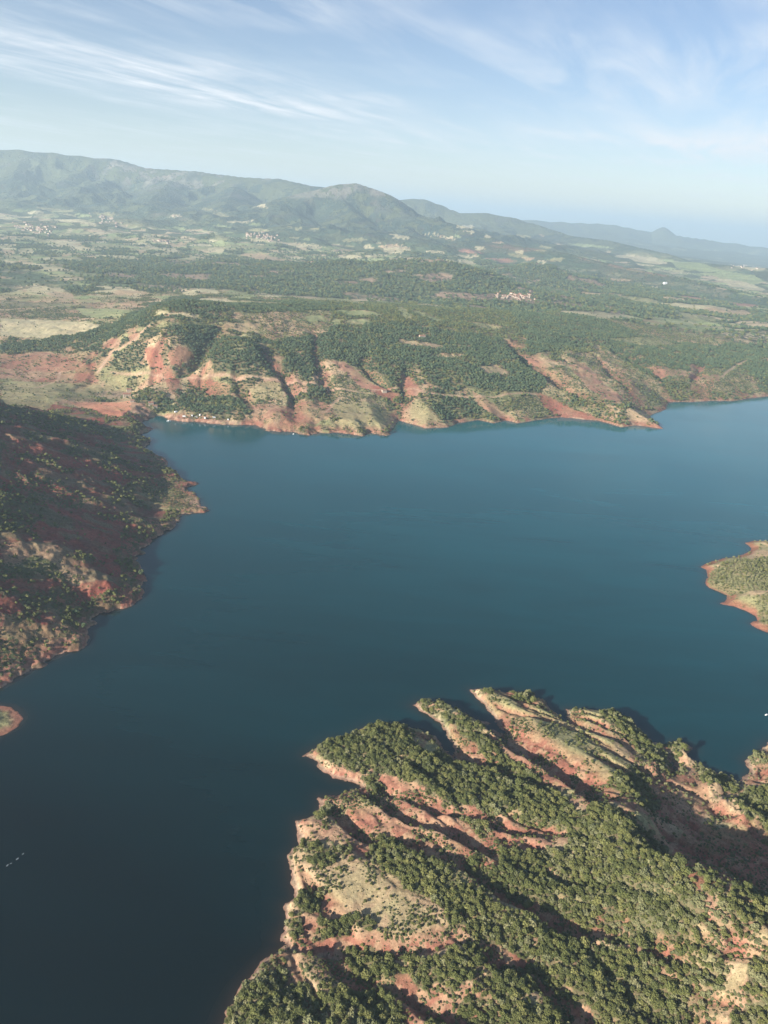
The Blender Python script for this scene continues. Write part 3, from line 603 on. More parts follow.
def ground_mat(name, fine, spot, spotcol=(.05, .058, .026), bump=.95, bumpd=.55):
    m, nt, b, out = mat_new(name); t = NT(nt)
    co = t.n('ShaderNodeTexCoord').outputs['Object']
    col = t.n('ShaderNodeAttribute', attribute_name='cover').outputs['Color']
    sc = t.n('ShaderNodeAttribute', attribute_name='scrub').outputs['Fac']
    n1 = t.noise(co, 1 / fine, 5, .62); n2 = t.noise(co, 1 / (fine * 9), 4, .6); n3 = t.noise(co, 1 / (fine * .3), 3, .6)
    v = t.math('ADD', t.ramp(n1, .28, .72, .66, 1.34), t.ramp(n2, .3, .7, -.16, .16))
    v = t.math('ADD', v, t.ramp(n3, .3, .7, -.2, .2))
    c = t.n('ShaderNodeVectorMath', operation='SCALE'); t.l(col, c.inputs[0]); t.l(v, c.inputs['Scale'])
    c = c.outputs[0]
    # grey-green and rusty drift
    hue = t.noise(co, 1 / (fine * 4), 4, .6)
    c = t.mix(t.ramp(hue, .5, .68, 0, .35), c, t.mix(.5, c, (.17, .17, .08)))
    c = t.mix(t.ramp(hue, .48, .32, 0, .22), c, t.mix(.5, c, (.36, .17, .11)))
    # low scrub: spots where noise rises above the local scrub amount
    vo = t.n('ShaderNodeTexVoronoi', feature='F1'); vo.inputs['Scale'].default_value = 1 / spot; t.l(co, vo.inputs['Vector'])
    k = t.math('ADD', t.math('MULTIPLY', t.noise(co, 1 / (spot * 3.5), 4, .65), 1.0), t.math('MULTIPLY', sc, .75))
    k = t.math('SUBTRACT', k, t.math('MULTIPLY', vo.outputs['Distance'], .75))
    k = t.ramp(k, .42, .52, 0, 1)
    c = t.mix(k, c, t.mix(t.noise(co, 1 / spot * .7, 2), tuple(spotcol), (.12, .125, .055)))
    t.l(c, b.inputs['Base Color'])
    hsum = t.math('ADD', t.math('MULTIPLY', n1, 1.0), t.math('MULTIPLY', k, .9))
    bp = t.n('ShaderNodeBump'); bp.inputs['Strength'].default_value = bump; bp.inputs['Distance'].default_value = bumpd
    t.l(hsum, bp.inputs['Height']); t.l(bp.outputs[0], b.inputs['Normal'])
    return m

# ------------------------------------------------------------------ build the headland
def cover_head(x, y, z, d, red, w):
    n = fbm(x / 40, y / 40, 4, 91); n2 = fbm(x / 12, y / 12, 4, 92)
    c = np.tile(np.array(TAN), (len(x), 1)); c = mixc(c, DRY, sstep(.42, .62, n)); c = mixc(c, PINK, .7 * sstep(.5, .66, n2))
    wx = x + 5 * (fbm(x / 8, y / 8, 3, 93) - .5); wy = y + 5 * (fbm(x / 8, y / 8, 3, 94) - .5)
    for i, cc, k in HC:
        m = inpoly(wx, wy, dh.out[i]); c = mixc(c, cc, m * k * (.65 + .7 * (n2 - .25)).clip(0, 1))
    r = np.clip(red * 1.5 * (.45 + 1.1 * n2), 0, 1)
    c = mixc(c, REDS, .8 * r); c = mixc(c, PINK, .3 * r); c = mixc(c, TAN, .5 * sstep(.5, .62, fbm(x / 6, y / 6, 3, 99)) * r)
    c = mixc(c, REDS, .6 * sstep(10, 1, d) * sstep(.45, .62, n2))
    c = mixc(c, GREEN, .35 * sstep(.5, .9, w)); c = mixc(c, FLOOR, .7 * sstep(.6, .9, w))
    c = mixc(c, (.34, .25, .18), sstep(1.5, .9, z) * .7); c = mixc(c, (.19, .11, .08), sstep(.75, .45, z) * .8)
    c = mixc(c, (.20, .09, .06), sstep(.4, -.4, z) * .9)
    return c
M_HEAD = ground_mat('headland_ground', 2.6, 2.2)
def cart(name, hf, x0, x1, y0, y1, st, coverf, woodf, mat, label):
    xs = np.arange(x0, x1, st); ys = np.arange(y0, y1, st)
    X, Y = np.meshgrid(xs, ys); X = X.ravel(); Y = Y.ravel()
    z, d, red = hf(X, Y); w = woodf(X, Y)
    c = coverf(X, Y, z, d, red, w)
    V = np.stack([X, Y, z], -1); q = grid_faces(len(ys), len(xs), z > -3)
    V, q, c, w, d = compact(V, q, c, w, d)
    return mesh_obj(name, V, q, mat, kind='structure', label=label, cols={'cover': c}, attrs={'scrub': np.where(w > .6, .25, w).clip(0, .36) * sstep(1, 5, d)})
hx0, hx1 = -150, 760
head = cart('headland_terrain', h_head, -140, 620, 180, 720, 1.15, cover_head, wood_head, M_HEAD, 'red and tan headland with parallel wooded ridges and gullies in the foreground')

def wood_isr(x, y):
    w = np.full(x.shape, .08); P = P0([(708,566),(722,560),(742,557),(760,556),(820,552),(860,590),(800,594),(755,590),(730,588),(712,580)], 14)
    wx = x + 6 * (fbm(x / 9, y / 9, 3, 81) - .5); wy = y + 6 * (fbm(x / 9, y / 9, 3, 82) - .5)
    return np.where(inpoly(wx, wy, P), .93, np.where(inpoly(wx, wy, P0([(755,600),(775,598),(790,625),(762,622)], 6)), .8, w))
def cover_isl(x, y, z, d, red, w):
    zz_ = z.max()
    n2 = fbm(x / 12, y / 12, 4, 92); c = np.tile(np.array(TAN), (len(x), 1)); c = mixc(c, DRY, sstep(.45, .6, fbm(x / 30, y / 30, 3, 77)))
    c = mixc(c, REDS, .75 * sstep(15, 6, (d if zz_ > 8 else d * 1.9) + 8 * (n2 - .5))); c = mixc(c, DRY, .6 * (w > .6)); c = mixc(c, FLOOR, .25 * (w > .6)); c = mixc(c, (.22, .10, .07), sstep(1.2, .0, z) * .8)
    return c
bx = ISLE_R[:, 0].min(); by = ISLE_R[:, 1].min()
isr = cart('islet_terrain', h_isr, ISLE_R[:, 0].min() - 15, ISLE_R[:, 0].max() + 15, ISLE_R[:, 1].min() - 15, ISLE_R[:, 1].max() + 15, 1.9, cover_isl, wood_isr, M_HEAD, 'low scrub-covered point with a red shore reaching in from the right')
isl = cart('sandbar_terrain', h_isl, ISLE_L[:, 0].min() - 15, ISLE_L[:, 0].max() + 15, ISLE_L[:, 1].min() - 15, ISLE_L[:, 1].max() + 15, 1.0, cover_isl, lambda x, y: np.full(x.shape, .1), M_HEAD, 'small pale sandy tip ringed by red rock at the left edge')

# ------------------------------------------------------------------ mainland polar sheet
az = np.radians(np.linspace(-46, 46, 1150))
rr = [520.]
while rr[-1] < 3300: rr.append(rr[-1] + max(1.7, rr[-1] * .0021))
while rr[-1] < 12000: rr.append(rr[-1] * 1.0042)
while rr[-1] < 60000: rr.append(rr[-1] * 1.011)
rr = np.array(rr)
A, R = np.meshgrid(az, rr); X = (R * np.sin(A)).ravel(); Y = (R * np.cos(A)).ravel()
z, d, red = h_main(X, Y); w = wood_main(X, Y); R = R.ravel(); A = A.ravel()
n = fbm(X / 70, Y / 70, 4, 91); n2 = fbm(X / 22, Y / 22, 4, 92)
c = np.tile(np.array(TAN), (len(X), 1)); c = mixc(c, DRY, sstep(.40, .60, n)); c = mixc(c, PINK, .6 * sstep(.5, .66, n2)); c = mixc(c, GREEN, .5 * sstep(.55, .7, fbm(X / 130, Y / 130, 3, 95)))
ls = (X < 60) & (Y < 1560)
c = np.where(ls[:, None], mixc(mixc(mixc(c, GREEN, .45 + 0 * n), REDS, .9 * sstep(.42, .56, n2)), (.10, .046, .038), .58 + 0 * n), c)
far = sstep(3200, 3600, R)
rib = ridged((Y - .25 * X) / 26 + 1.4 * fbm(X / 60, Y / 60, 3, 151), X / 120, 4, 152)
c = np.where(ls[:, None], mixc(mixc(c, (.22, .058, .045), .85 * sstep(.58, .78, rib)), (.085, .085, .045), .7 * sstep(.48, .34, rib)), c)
f1 = fbm(X / 350, Y / 350, 5, 84, .6); f2 = fbm(X / 900, Y / 500, 4, 96)
cf = np.tile(np.array(FOREST), (len(X), 1)) * (1.0 + .9 * (fbm(X / 120, Y / 120, 3, 97) - .5))[:, None]
cf = mixc(cf, GREEN, .7 * sstep(.48, .36, f1)); cf = mixc(cf, DRY, .75 * sstep(.40, .28, f1) * sstep(330, 160, z)); cf = mixc(cf, (.026, .042, .032), .9 * sstep(110, 260, z)); cf = mixc(cf, ROCK, .35 * sstep(.66, .8, ridged(X / 500, Y / 500, 4, 98)) * sstep(300, 600, z))
cf = mixc(cf, PINK, .5 * sstep(.62, .72, f2) * sstep(9000, 6000, R))
c = c * (1 - far[:, None]) + cf * far[:, None]
fm = farm(X, Y); low = (fm >= 0) & (z < base(X, Y) + 80) & ((R > 3300) | (Y > 2900))
c = np.where(low[:, None], c * .15 + .85 * FARMC[np.maximum(fm, 0)], c)
wx = X + 12 * (fbm(X / 25, Y / 25, 3, 93) - .5); wy = Y + 14 * np.maximum(R / 1500, 1) * (fbm(X / 25, Y / 25, 3, 94) - .5)
for i, cc, k in MC:
    m = inpoly(wx, wy, dm.out[i]); c = mixc(c, cc, m * k * (.7 + .8 * (n2 - .3)).clip(0, 1))
for i, cc in VF:
    m = inpoly(X + 40 * (n2 - .5), Y + 160 * (n2 - .5), dm.out[i]); c = mixc(c, cc, m * .9)
hn = hills_near(X, Y); hf_ = fbm(X / 160, Y / 160, 4, 162)
c = mixc(c, (.038, .062, .034), .92 * hn); c = mixc(c, (.30, .20, .14), hn * .75 * sstep(.56, .64, hf_))
rd = np.clip(red * 1.5 * (.4 + 1.1 * n2), 0, 1) * (1 - far)
c = mixc(c, REDS, .65 * rd); c = mixc(c, PINK, .3 * rd)
c = mixc(c, PINK, .7 * sstep(26, 6, d) * (d > 0) * sstep(.3, .5, n2)); c = mixc(c, REDS, .5 * sstep(16, 3, d) * sstep(.4, .55, n2))
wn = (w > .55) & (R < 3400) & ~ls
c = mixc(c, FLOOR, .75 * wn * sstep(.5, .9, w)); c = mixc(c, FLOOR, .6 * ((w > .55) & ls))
for i, k in ROADS_M:
    dd, _, _ = polydist(X, Y, dm.out[i], 20); c = mixc(c, (.40, .26, .18), .75 * sstep(k * .62 + 1.2, k * .62 - .8, dd))
c = mixc(c, (.36, .24, .17), sstep(1.6, .7, z) * .8 * (R < 3500)); c = mixc(c, (.20, .09, .06), sstep(.4, -.4, z) * (R < 3500))
V = np.stack([X, Y, z], -1)
q = grid_faces(len(rr), len(az), z > -3)
qc = V[q].mean(1); qr = np.hypot(qc[:, 0], qc[:, 1]); bq = base(qc[:, 0], qc[:, 1])
reg = np.where(qr > 3400, 3, 1); reg = np.where((qc[:, 0] < -40) & (qc[:, 1] < 1600), 0, reg)
mtn = (qc[:, 2] > bq + 90) | (qr > 10500)
reg = np.where((reg == 3) & mtn, 4, reg); reg = np.where((reg == 1) & (qr > 3000), 2, reg)
reg[reg == 2] = 1
M_MAIN = ground_mat('shore_ground', 5.5, 5.0, bump=.5, bumpd=1.2)
M_LEFT = ground_mat('hillside_ground', 3.2, 3.4, bump=.6, bumpd=.9)
M_FAR = ground_mat('valley_ground', 26, 22, spotcol=(.035, .05, .028), bump=.8, bumpd=9)
M_MTN = ground_mat('mountain_ground', 60, 40, spotcol=(.035, .05, .028), bump=.8, bumpd=24)
scr = np.where(w > .6, .3, w).clip(0, .6) * sstep(2, 8, d); scr = np.where(R > 3300, np.clip(w, .0, .85), scr)
# shared normals so that the seams between the pieces stay invisible
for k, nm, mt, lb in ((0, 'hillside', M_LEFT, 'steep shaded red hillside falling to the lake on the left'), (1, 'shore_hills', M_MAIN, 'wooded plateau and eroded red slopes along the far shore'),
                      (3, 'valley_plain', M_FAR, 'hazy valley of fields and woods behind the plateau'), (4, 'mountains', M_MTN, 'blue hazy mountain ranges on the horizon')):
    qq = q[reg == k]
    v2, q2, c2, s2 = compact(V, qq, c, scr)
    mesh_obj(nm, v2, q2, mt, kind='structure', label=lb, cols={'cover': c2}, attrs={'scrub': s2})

# ------------------------------------------------------------------ water
wa = np.radians(np.linspace(-60, 60, 560)); wr = [150.]
while wr[-1] < 4200: wr.append(wr[-1] + max(2.0, wr[-1] * .003))
wr = np.array(wr); A2, R2 = np.meshgrid(wa, wr); X2 = (R2 * np.sin(A2)).ravel(); Y2 = (R2 * np.cos(A2)).ravel()
dd = np.maximum.reduce([signed_land(X2, Y2, P, 60) for P in (HEAD, ISLE_R, ISLE_L, MAIN)])
shal = np.exp(np.minimum(dd, 0) / 5.0); qw = grid_faces(len(wr), len(wa), dd < 25)
V2, qw, shal = compact(np.stack([X2, Y2, np.zeros_like(X2)], -1), qw, shal)
m, nt, b, out = mat_new('lake_water'); t = NT(nt)
co = t.n('ShaderNodeTexCoord').outputs['Object']
sh = t.n('ShaderNodeAttribute', attribute_name='shallow').outputs['Fac']
mp = t.n('ShaderNodeMapping'); mp.inputs['Rotation'].default_value = (0, 0, math.radians(-25)); mp.inputs['Scale'].default_value = (.35, 1.5, 1); t.l(co, mp.inputs[0])
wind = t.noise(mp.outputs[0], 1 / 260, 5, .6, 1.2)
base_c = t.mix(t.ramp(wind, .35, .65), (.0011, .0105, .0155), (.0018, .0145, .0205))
# far sky reflection painted into the water colour: dark near, teal far
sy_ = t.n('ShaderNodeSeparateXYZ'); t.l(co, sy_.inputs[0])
refl_ramp = t.math('ADD', t.math('ADD', sy_.outputs[1], t.math('MULTIPLY', sy_.outputs[0], .55)), t.math('MULTIPLY', wind, 260))
base_c = t.mix(t.ramp(refl_ramp, 420, 2200), t.mix(.8, base_c, (.0003, .0042, .0044)), t.mix(.5, base_c, (.010, .20, .235)))
base_c = t.mix(1.0, base_c, t.ramp(t.noise(mp.outputs[0], 1 / 110, 3, .55, 1.0), .35, .65, .90, 1.12), 'MULTIPLY')
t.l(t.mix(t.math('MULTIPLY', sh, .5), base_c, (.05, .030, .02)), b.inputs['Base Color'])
b.inputs['IOR'].default_value = 1.33; b.inputs['Specular Tint'].default_value = (.72, .97, 1, 1); b.inputs['Specular IOR Level'].default_value = .5
t.l(t.ramp(wind, .3, .7, .06, .17), b.inputs['Roughness'])
rip = t.math('ADD', t.noise(mp.outputs[0], 1 / 3.0, 3, .6), t.math('MULTIPLY', t.noise(mp.outputs[0], 1 / 18, 3, .6), 2.5))
bp = t.n('ShaderNodeBump'); bp.inputs['Strength'].default_value = .2; bp.inputs['Distance'].default_value = .06
t.l(rip, bp.inputs['Height']); t.l(bp.outputs[0], b.inputs['Normal'])
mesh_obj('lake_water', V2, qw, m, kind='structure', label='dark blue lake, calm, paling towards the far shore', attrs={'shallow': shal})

# ------------------------------------------------------------------ trees
def leaf_mat(name, dark, mid, light, dry=None):
    m, nt, b, out = mat_new(name); t = NT(nt)
    info = t.n('ShaderNodeObjectInfo').outputs['Random']; co = t.n('ShaderNodeTexCoord').outputs['Object']
    geo = t.n('ShaderNodeNewGeometry').outputs['Position']
    c = t.mix(t.ramp(info, 0, .6), dark, mid); c = t.mix(t.ramp(info, .6, 1), c, light)
    big = t.noise(geo, 1 / 28, 3, .6)
    c = t.mix(t.ramp(big, .45, .7, 0, .5), c, light)
    c = t.mix(t.ramp(t.noise(co, 2.2, 3, .7), .35, .65, 0, .55), c, t.mix(.5, c, light))
    if dry: c = t.mix(t.ramp(t.noise(geo, 1 / 7, 2), .56, .68, 0, .7), c, dry)
    t.l(c, b.inputs['Base Color']); b.inputs['Roughness'].default_value = .75; b.inputs['Specular IOR Level'].default_value = .2
    return m
M_LEAF = leaf_mat('oak_leaves', (.052, .063, .022), (.100, .115, .035), (.175, .170, .056))
M_DRYL = leaf_mat('pale_leaves', (.115, .125, .055), (.16, .165, .075), (.23, .215, .105))
M_PINE = leaf_mat('pine_needles', (.042, .072, .040), (.062, .096, .048), (.105, .135, .062))
M_BARK, nt, b, _ = mat_new('bark'); t = NT(nt)
t.l(t.mix(t.noise(t.n('ShaderNodeTexCoord').outputs['Object'], 9, 3), (.10, .075, .055), (.20, .16, .12)), b.inputs['Base Color'])

def crown_mesh(seed, n, mat, wide=1.0, tall=1.0, tuft=.26, lumps=5):
    """a crown about 1 m across: leaf tufts spread through several uneven lumps"""
    rg = np.random.default_rng(seed)
    L = [(0, 0, .50 * tall, .36)]
    for k in range(lumps):
        a = k * 2 * math.pi / lumps + rg.uniform(-.5, .5); q = rg.uniform(.16, .30)
        L.append((q * math.cos(a) * wide, q * math.sin(a) * wide, tall * rg.uniform(.26, .62), rg.uniform(.17, .27)))
    V = []; Fc = []
    ico = np.array([(1, 0, 0), (-1, 0, 0), (0, 1, 0), (0, -1, 0), (0, 0, 1), (0, 0, -1)], float)
    of = [(0, 2, 4), (2, 1, 4), (1, 3, 4), (3, 0, 4), (2, 0, 5), (1, 2, 5), (3, 1, 5), (0, 3, 5)]
    def blob(c, s, rot):
        base_i = len(V); v = ico * s * rg.uniform(.7, 1.3, (6, 1)); v = v @ rot.T
        V.extend((v + c).tolist()); Fc.extend([tuple(base_i + i for i in f) for f in of])
    for cx, cy, cz, r in L:       # inner masses that stop the light
        q, _ = np.linalg.qr(rg.normal(size=(3, 3))); blob(np.array([cx, cy, cz]), np.array([r * .9, r * .9, r * .75]), q)
    tot = sum(l[3] ** 2 for l in L)
    for cx, cy, cz, r in L:
        for k in range(int(n * r * r / tot)):
            v = rg.normal(size=3); v /= np.linalg.norm(v)
            if v[2] < -.35: v[2] *= -1
            p = np.array([cx, cy, cz]) + v * r * rg.uniform(.72, 1.08) * np.array([1, 1, .85])
            q, _ = np.linalg.qr(rg.normal(size=(3, 3)))
            s = r * tuft * rg.uniform(.6, 1.35); blob(p, np.array([s, s * .8, s * .38]), q)
    me = bpy.data.meshes.new('crown'); me.from_pydata(V, [], Fc); me.materials.append(mat); me.update()
    return me

def trunk_mesh(seed, h=.34):
    rg = np.random.default_rng(seed); V = []; Fc = []
    def tube(p, q, r0, r1, n=6):
        p = np.array(p, float); q = np.array(q, float); b0 = len(V); ax = (q - p) / np.linalg.norm(q - p)
        u = np.cross(ax, (0, 1, .3)); u /= np.linalg.norm(u); v = np.cross(ax, u)
        for c, r in ((p, r0), (q, r1)):
            for k in range(n): a = 2 * math.pi * k / n; V.append((c + r * (u * math.cos(a) + v * math.sin(a))).tolist())
        for k in range(n): Fc.append((b0 + k, b0 + (k + 1) % n, b0 + n + (k + 1) % n, b0 + n + k))
    tube((0, 0, -.08), (.01, .0, h * .5), .045, .03)
    for k in range(4):
        a = k * 1.6 + rg.uniform(0, 1); tube((.01, 0, h * .45), (.2 * math.cos(a), .2 * math.sin(a), h + rg.uniform(.05, .2)), .026, .010)
    me = bpy.data.meshes.new('trunk'); me.from_pydata(V, [], Fc); me.materials.append(M_BARK); me.update(); return me

KINDS = []   # crown meshes used both by the single trees and by the woodland
for k in range(5): KINDS.append(('oak', crown_mesh(100 + k, 150, M_LEAF, 1.0 + .12 * (k % 3), .95 + .1 * (k % 2), lumps=4 + k % 3)))
for k in range(2): KINDS.append(('pale', crown_mesh(200 + k, 110, M_DRYL, 1.1, .75, .34)))
LOW = [crown_mesh(300 + k, 22, M_PINE, 1.0, 1.15 - .1 * k, .55, lumps=3) for k in range(3)] + [crown_mesh(310 + k, 22, M_LEAF, 1.1, .85, .6, lumps=3) for k in range(2)]
TRUNKS = [trunk_mesh(400 + k) for k in range(3)]

def jitter(x0, x1, y0, y1, s, seed):
    rg = np.random.default_rng(seed); xs = np.arange(x0, x1, s); ys = np.arange(y0, y1, s)
    X, Y = np.meshgrid(xs, ys); X = X.ravel() + rg.uniform(-.48, .48, X.size) * s; Y = Y.ravel() + rg.uniform(-.48, .48, Y.size) * s
    return X, Y, rg
# headland trees
X, Y, rg = jitter(-140, 620, 200, 700, 2.35, 5)
z, d, red = h_head(X, Y); w = wood_head(X, Y)
keep = (rg.uniform(0, 1, len(X)) < np.where(w > .6, w * .98, w * .8)) & (d > 1.2) & (z > .6)
X, Y, z, w, d = X[keep], Y[keep], z[keep], w[keep], d[keep]
size = np.where(w > .6, 2.2 + 3.5 * rg.uniform(0, 1, len(X)) ** 1.6, rg.uniform(.9, 3.2, len(X)) )
size *= np.where(rg.uniform(0, 1, len(X)) < .08, 1.45, 1.0)
isshr = w < .6
patch = fbm(X / 25, Y / 25, 3, 120)
pale_p = np.where(X > 205 + 0 * X, .30, .10) + .5 * sstep(.55, .68, patch) * .7 + np.where(d < 12, .3, 0)
kind = np.where(rg.uniform(0, 1, len(X)) < pale_p, rg.integers(5, 7, len(X)), rg.integers(0, 5, len(X)))
H_T = np.stack([X, Y, z - .12 * size * .3, size, rg.uniform(0, 6.28, len(X)), kind, w], -1)
pxs, pys, f = project(X, Y, z + size * .4)
app = size * FPX / np.hypot(f, 0)
vis = (pxs > 4) & (pxs < 764) & (pys > 4) & (pys < 1018)
score = np.where(vis, app, 0)
# hide-test is unnecessary: the woods are seen from above
order = np.argsort(-score)[:300]
sel = np.zeros(len(X), bool); sel[order] = True

def zone(px, py):
    row = 'at the bottom edge' if py > 995 else ('just above the bottom edge' if py > 968 else 'higher up')
    if px < 300: return 'wood by the dark water ' + row
    if px < 420: return 'bottom left wood ' + row
    if px < 520: return 'wood around red gully ' + row
    if px < 600: return 'long wooded ridge ' + row
    if px < 690: return 'right hand wood ' + row
    return 'wood beside pale strip ' + row
CROWNCOL = bpy.data.collections.new('crowns'); scene.collection.children.link(CROWNCOL)
protos = {}
trees = []
for ii in order:
    x, y, zz, s, ro, kd, ww = H_T[ii]; kd = int(kd); nm, cm = KINDS[kd]
    base_name = 'oak_tree' if nm == 'oak' else 'olive_tree'
    root = bpy.data.objects.new('tree', None); COL.objects.link(root)
    root.location = (x, y, zz); root.rotation_euler = (0, 0, ro); root.scale = (s, s, s * .95); root.empty_display_size = .3
    tone = 'dark green' if nm == 'oak' else 'pale olive green'
    sz = 'large' if s > 5.2 else ('mid sized' if s > 4.2 else 'small')
    zn = zone(pxs[ii], pys[ii])
    root['label'] = f'{sz} {tone} tree, {zn}'[:110]
    root['category'] = 'tree'; root['group'] = f'{sz} {tone} trees, {zn}'
    c = bpy.data.objects.new('crown', cm); COL.objects.link(c); c.parent = root
    tr = bpy.data.objects.new('trunk', TRUNKS[kd % 3]); COL.objects.link(tr); tr.parent = root
    if kd not in protos: protos[kd] = c

def scatter(name, T, proto_list, label):
    """one stuff object: points that carry crowns; T rows = x,y,z,size,rot,index"""
    me = bpy.data.meshes.new(name); me.vertices.add(len(T)); me.vertices.foreach_set('co', T[:, :3].astype(np.float32).ravel())
    for nm, a, ty in (('sz', T[:, 3], 'FLOAT'), ('rt', T[:, 4], 'FLOAT'), ('ix', T[:, 5], 'INT')):
        at = me.attributes.new(nm, ty, 'POINT'); at.data.foreach_set('value', a.astype(np.float32 if ty == 'FLOAT' else np.int32))
    o = bpy.data.objects.new(name, me); COL.objects.link(o); o['kind'] = 'stuff'; o['label'] = label
    g = bpy.data.node_groups.new(name, 'GeometryNodeTree')
    g.interface.new_socket('Geometry', in_out='INPUT', socket_type='NodeSocketGeometry'); g.interface.new_socket('Geometry', in_out='OUTPUT', socket_type='NodeSocketGeometry')
    N = g.nodes; gi = N.new('NodeGroupInput'); go = N.new('NodeGroupOutput'); mp_ = N.new('GeometryNodeMeshToPoints'); g.links.new(gi.outputs[0], mp_.inputs[0])
    jo = N.new('GeometryNodeJoinGeometry'); g.links.new(jo.outputs[0], go.inputs[0])
    def attr(nm, ty):
        a = N.new('GeometryNodeInputNamedAttribute'); a.data_type = ty; a.inputs[0].default_value = nm; return a.outputs[0]
    ro = N.new('ShaderNodeCombineXYZ'); g.links.new(attr('rt', 'FLOAT'), ro.inputs[2]); ix = attr('ix', 'INT'); sz = attr('sz', 'FLOAT')
    for k, po in proto_list:
        ip = N.new('GeometryNodeInstanceOnPoints'); oi = N.new('GeometryNodeObjectInfo'); oi.transform_space = 'ORIGINAL'; oi.inputs[0].default_value = po
        oi.inputs['As Instance'].default_value = True
        # use the crown's own mesh, free of its tree's placing
        cp = N.new('FunctionNodeCompare'); cp.data_type = 'INT'; cp.operation = 'EQUAL'; g.links.new(ix, cp.inputs[2]); cp.inputs[3].default_value = k
        g.links.new(mp_.outputs[0], ip.inputs['Points']); g.links.new(cp.outputs[0], ip.inputs['Selection']); g.links.new(oi.outputs['Geometry'], ip.inputs['Instance'])
        g.links.new(ro.outputs[0], ip.inputs['Rotation']); g.links.new(sz, ip.inputs['Scale']); g.links.new(ip.outputs[0], jo.inputs[0])
    md = o.modifiers.new('scatter', 'NODES'); md.node_group = g
    return o
T = H_T[~sel]
# undergrowth between the crowns and along the gully edges
ux, uy, rg2 = jitter(-140, 620, 200, 700, 2.3, 15)
uz, ud, _r = h_head(ux, uy); uw = wood_head(ux, uy)
um = (rg2.uniform(0, 1, len(ux)) < np.where(uw > .5, .62, .02 + uw * .25)) & (ud > .8) & (uz > .5)
us = rg2.uniform(.8, 2.3, um.sum())
T = np.vstack([T, np.stack([ux[um], uy[um], uz[um] - .1, us, rg2.uniform(0, 6.28, um.sum()), rg2.choice([0, 1, 2, 5, 6, 5], um.sum()), uw[um]], -1)])
scatter('headland_woodland', T, sorted(protos.items()), 'dense evergreen oak wood and scattered bushes over the headland ridges')
# (the Object Info node keeps only the mesh when its object's own placing is original)

# mainland: two crowns of each far kind stand as trees of their own at the lake edge, the rest is woodland
X, Y, rg = jitter(-1500, 2300, 560, 3400, 6.0, 6)
r = np.hypot(X, Y); a = np.degrees(np.arctan2(X, Y)); m = (r < 3300) & (np.abs(a) < 40); m &= inpoly(X, Y, MAIN)
X, Y = X[m], Y[m]; z, d, red = h_main(X, Y); w = wood_main(X, Y)
u = rg.uniform(0, 1, len(X)); keep = (u < np.where(w > .6, w * .95, w * .75)) & (d > 2) & (z > .8)
X, Y, z, w, d = X[keep], Y[keep], z[keep], w[keep], d[keep]
left = (X < -40) & (Y < 1600)
size = np.where(w > .6, rg.uniform(4.6, 8.2, len(X)), rg.uniform(2.2, 6.0, len(X))); size = np.where(left, size * .75, size)
pn = fbm(X / 120, Y / 120, 3, 121)
ix = np.where(rg.uniform(0, 1, len(X)) < np.where(w > .8, .9, .35), rg.integers(0, 3, len(X)), rg.integers(3, 5, len(X)))
ix = np.where(left, rg.integers(3, 5, len(X)), ix)
TM = np.stack([X, Y, z - .05 * size, size, rg.uniform(0, 6.28, len(X)), ix], -1)
# islet scrub
X, Y, rg = jitter(ISLE_R[:, 0].min(), ISLE_R[:, 0].max(), ISLE_R[:, 1].min(), ISLE_R[:, 1].max(), 3.6, 8)
z, d, red = h_isr(X, Y); w = wood_isr(X, Y); keep = (rg.uniform(0, 1, len(X)) < w * .85) & (d > 2) & (z > .8); X, Y, z, w = X[keep], Y[keep], z[keep], w[keep]
TI = np.stack([X, Y, z - .2, rg.uniform(2.2, 4.4, len(X)), rg.uniform(0, 6.28, len(X)), rg.choice([0, 5, 6, 6, 5, 2], len(X))], -1)
# valley clumps
X, Y, rg = jitter(-3800, 4600, 2400, 6600, 15.0, 9)
r = np.hypot(X, Y); m = (r > 3300) & (r < 6500) & (np.abs(np.arctan2(X, Y)) < math.radians(36)); X, Y = X[m], Y[m]
z, d, red = h_main(X, Y); w = wood_main(X, Y); keep = rg.uniform(0, 1, len(X)) < np.where(w > .5, .75, w * .35); X, Y, z = X[keep], Y[keep], z[keep]
TV = np.stack([X, Y, z - 1, rg.uniform(9, 17, len(X)), rg.uniform(0, 6.28, len(X)), rg.integers(0, 5, len(X))], -1)

# shore trees that stand alone and serve as the far kinds
lone = [((8,712),0),((2,716),1),((88,608),2),((98,606),3),((140,574),4)]
lp = {}
for k, (pp, kk) in enumerate([((141,575),0),((76,614),1),((84,627),2),((68,620),3),((150,528),4)]):
    p = drape([pp], h_main, 3000)[0]; zz = h_main([p[0]], [p[1]])[0][0]
    root = bpy.data.objects.new('tree', None); COL.objects.link(root); root.location = (p[0], p[1], max(zz, .3) - .2); s = 7.0; root.scale = (s, s, s); root.empty_display_size = .3
    root['label'] = ['lone tree at the waterline where the shaded hillside ends', 'upper tree of the pale clump under the red bank, left shore', 'lowest tree by the water below the red bank, left shore', 'left tree of the pale clump under the red bank', 'tree on the small red point below the spits, left shore'][k]
    root['category'] = 'tree'; root['group'] = 'single trees along the left shore'
    c = bpy.data.objects.new('crown', LOW[kk]); COL.objects.link(c); c.parent = root; lp[kk] = c
    tr = bpy.data.objects.new('trunk', TRUNKS[k % 3]); COL.objects.link(tr); tr.parent = root
scatter('shore_woodland', TM, sorted(lp.items()), 'pine woods and scattered trees over the far shore and left hillside')
scatter('islet_scrub', TI, sorted(protos.items()), 'low olive green scrub covering the point at the right')
scatter('valley_woodland', TV, sorted(lp.items()), 'distant blue green woods across the valley floor')

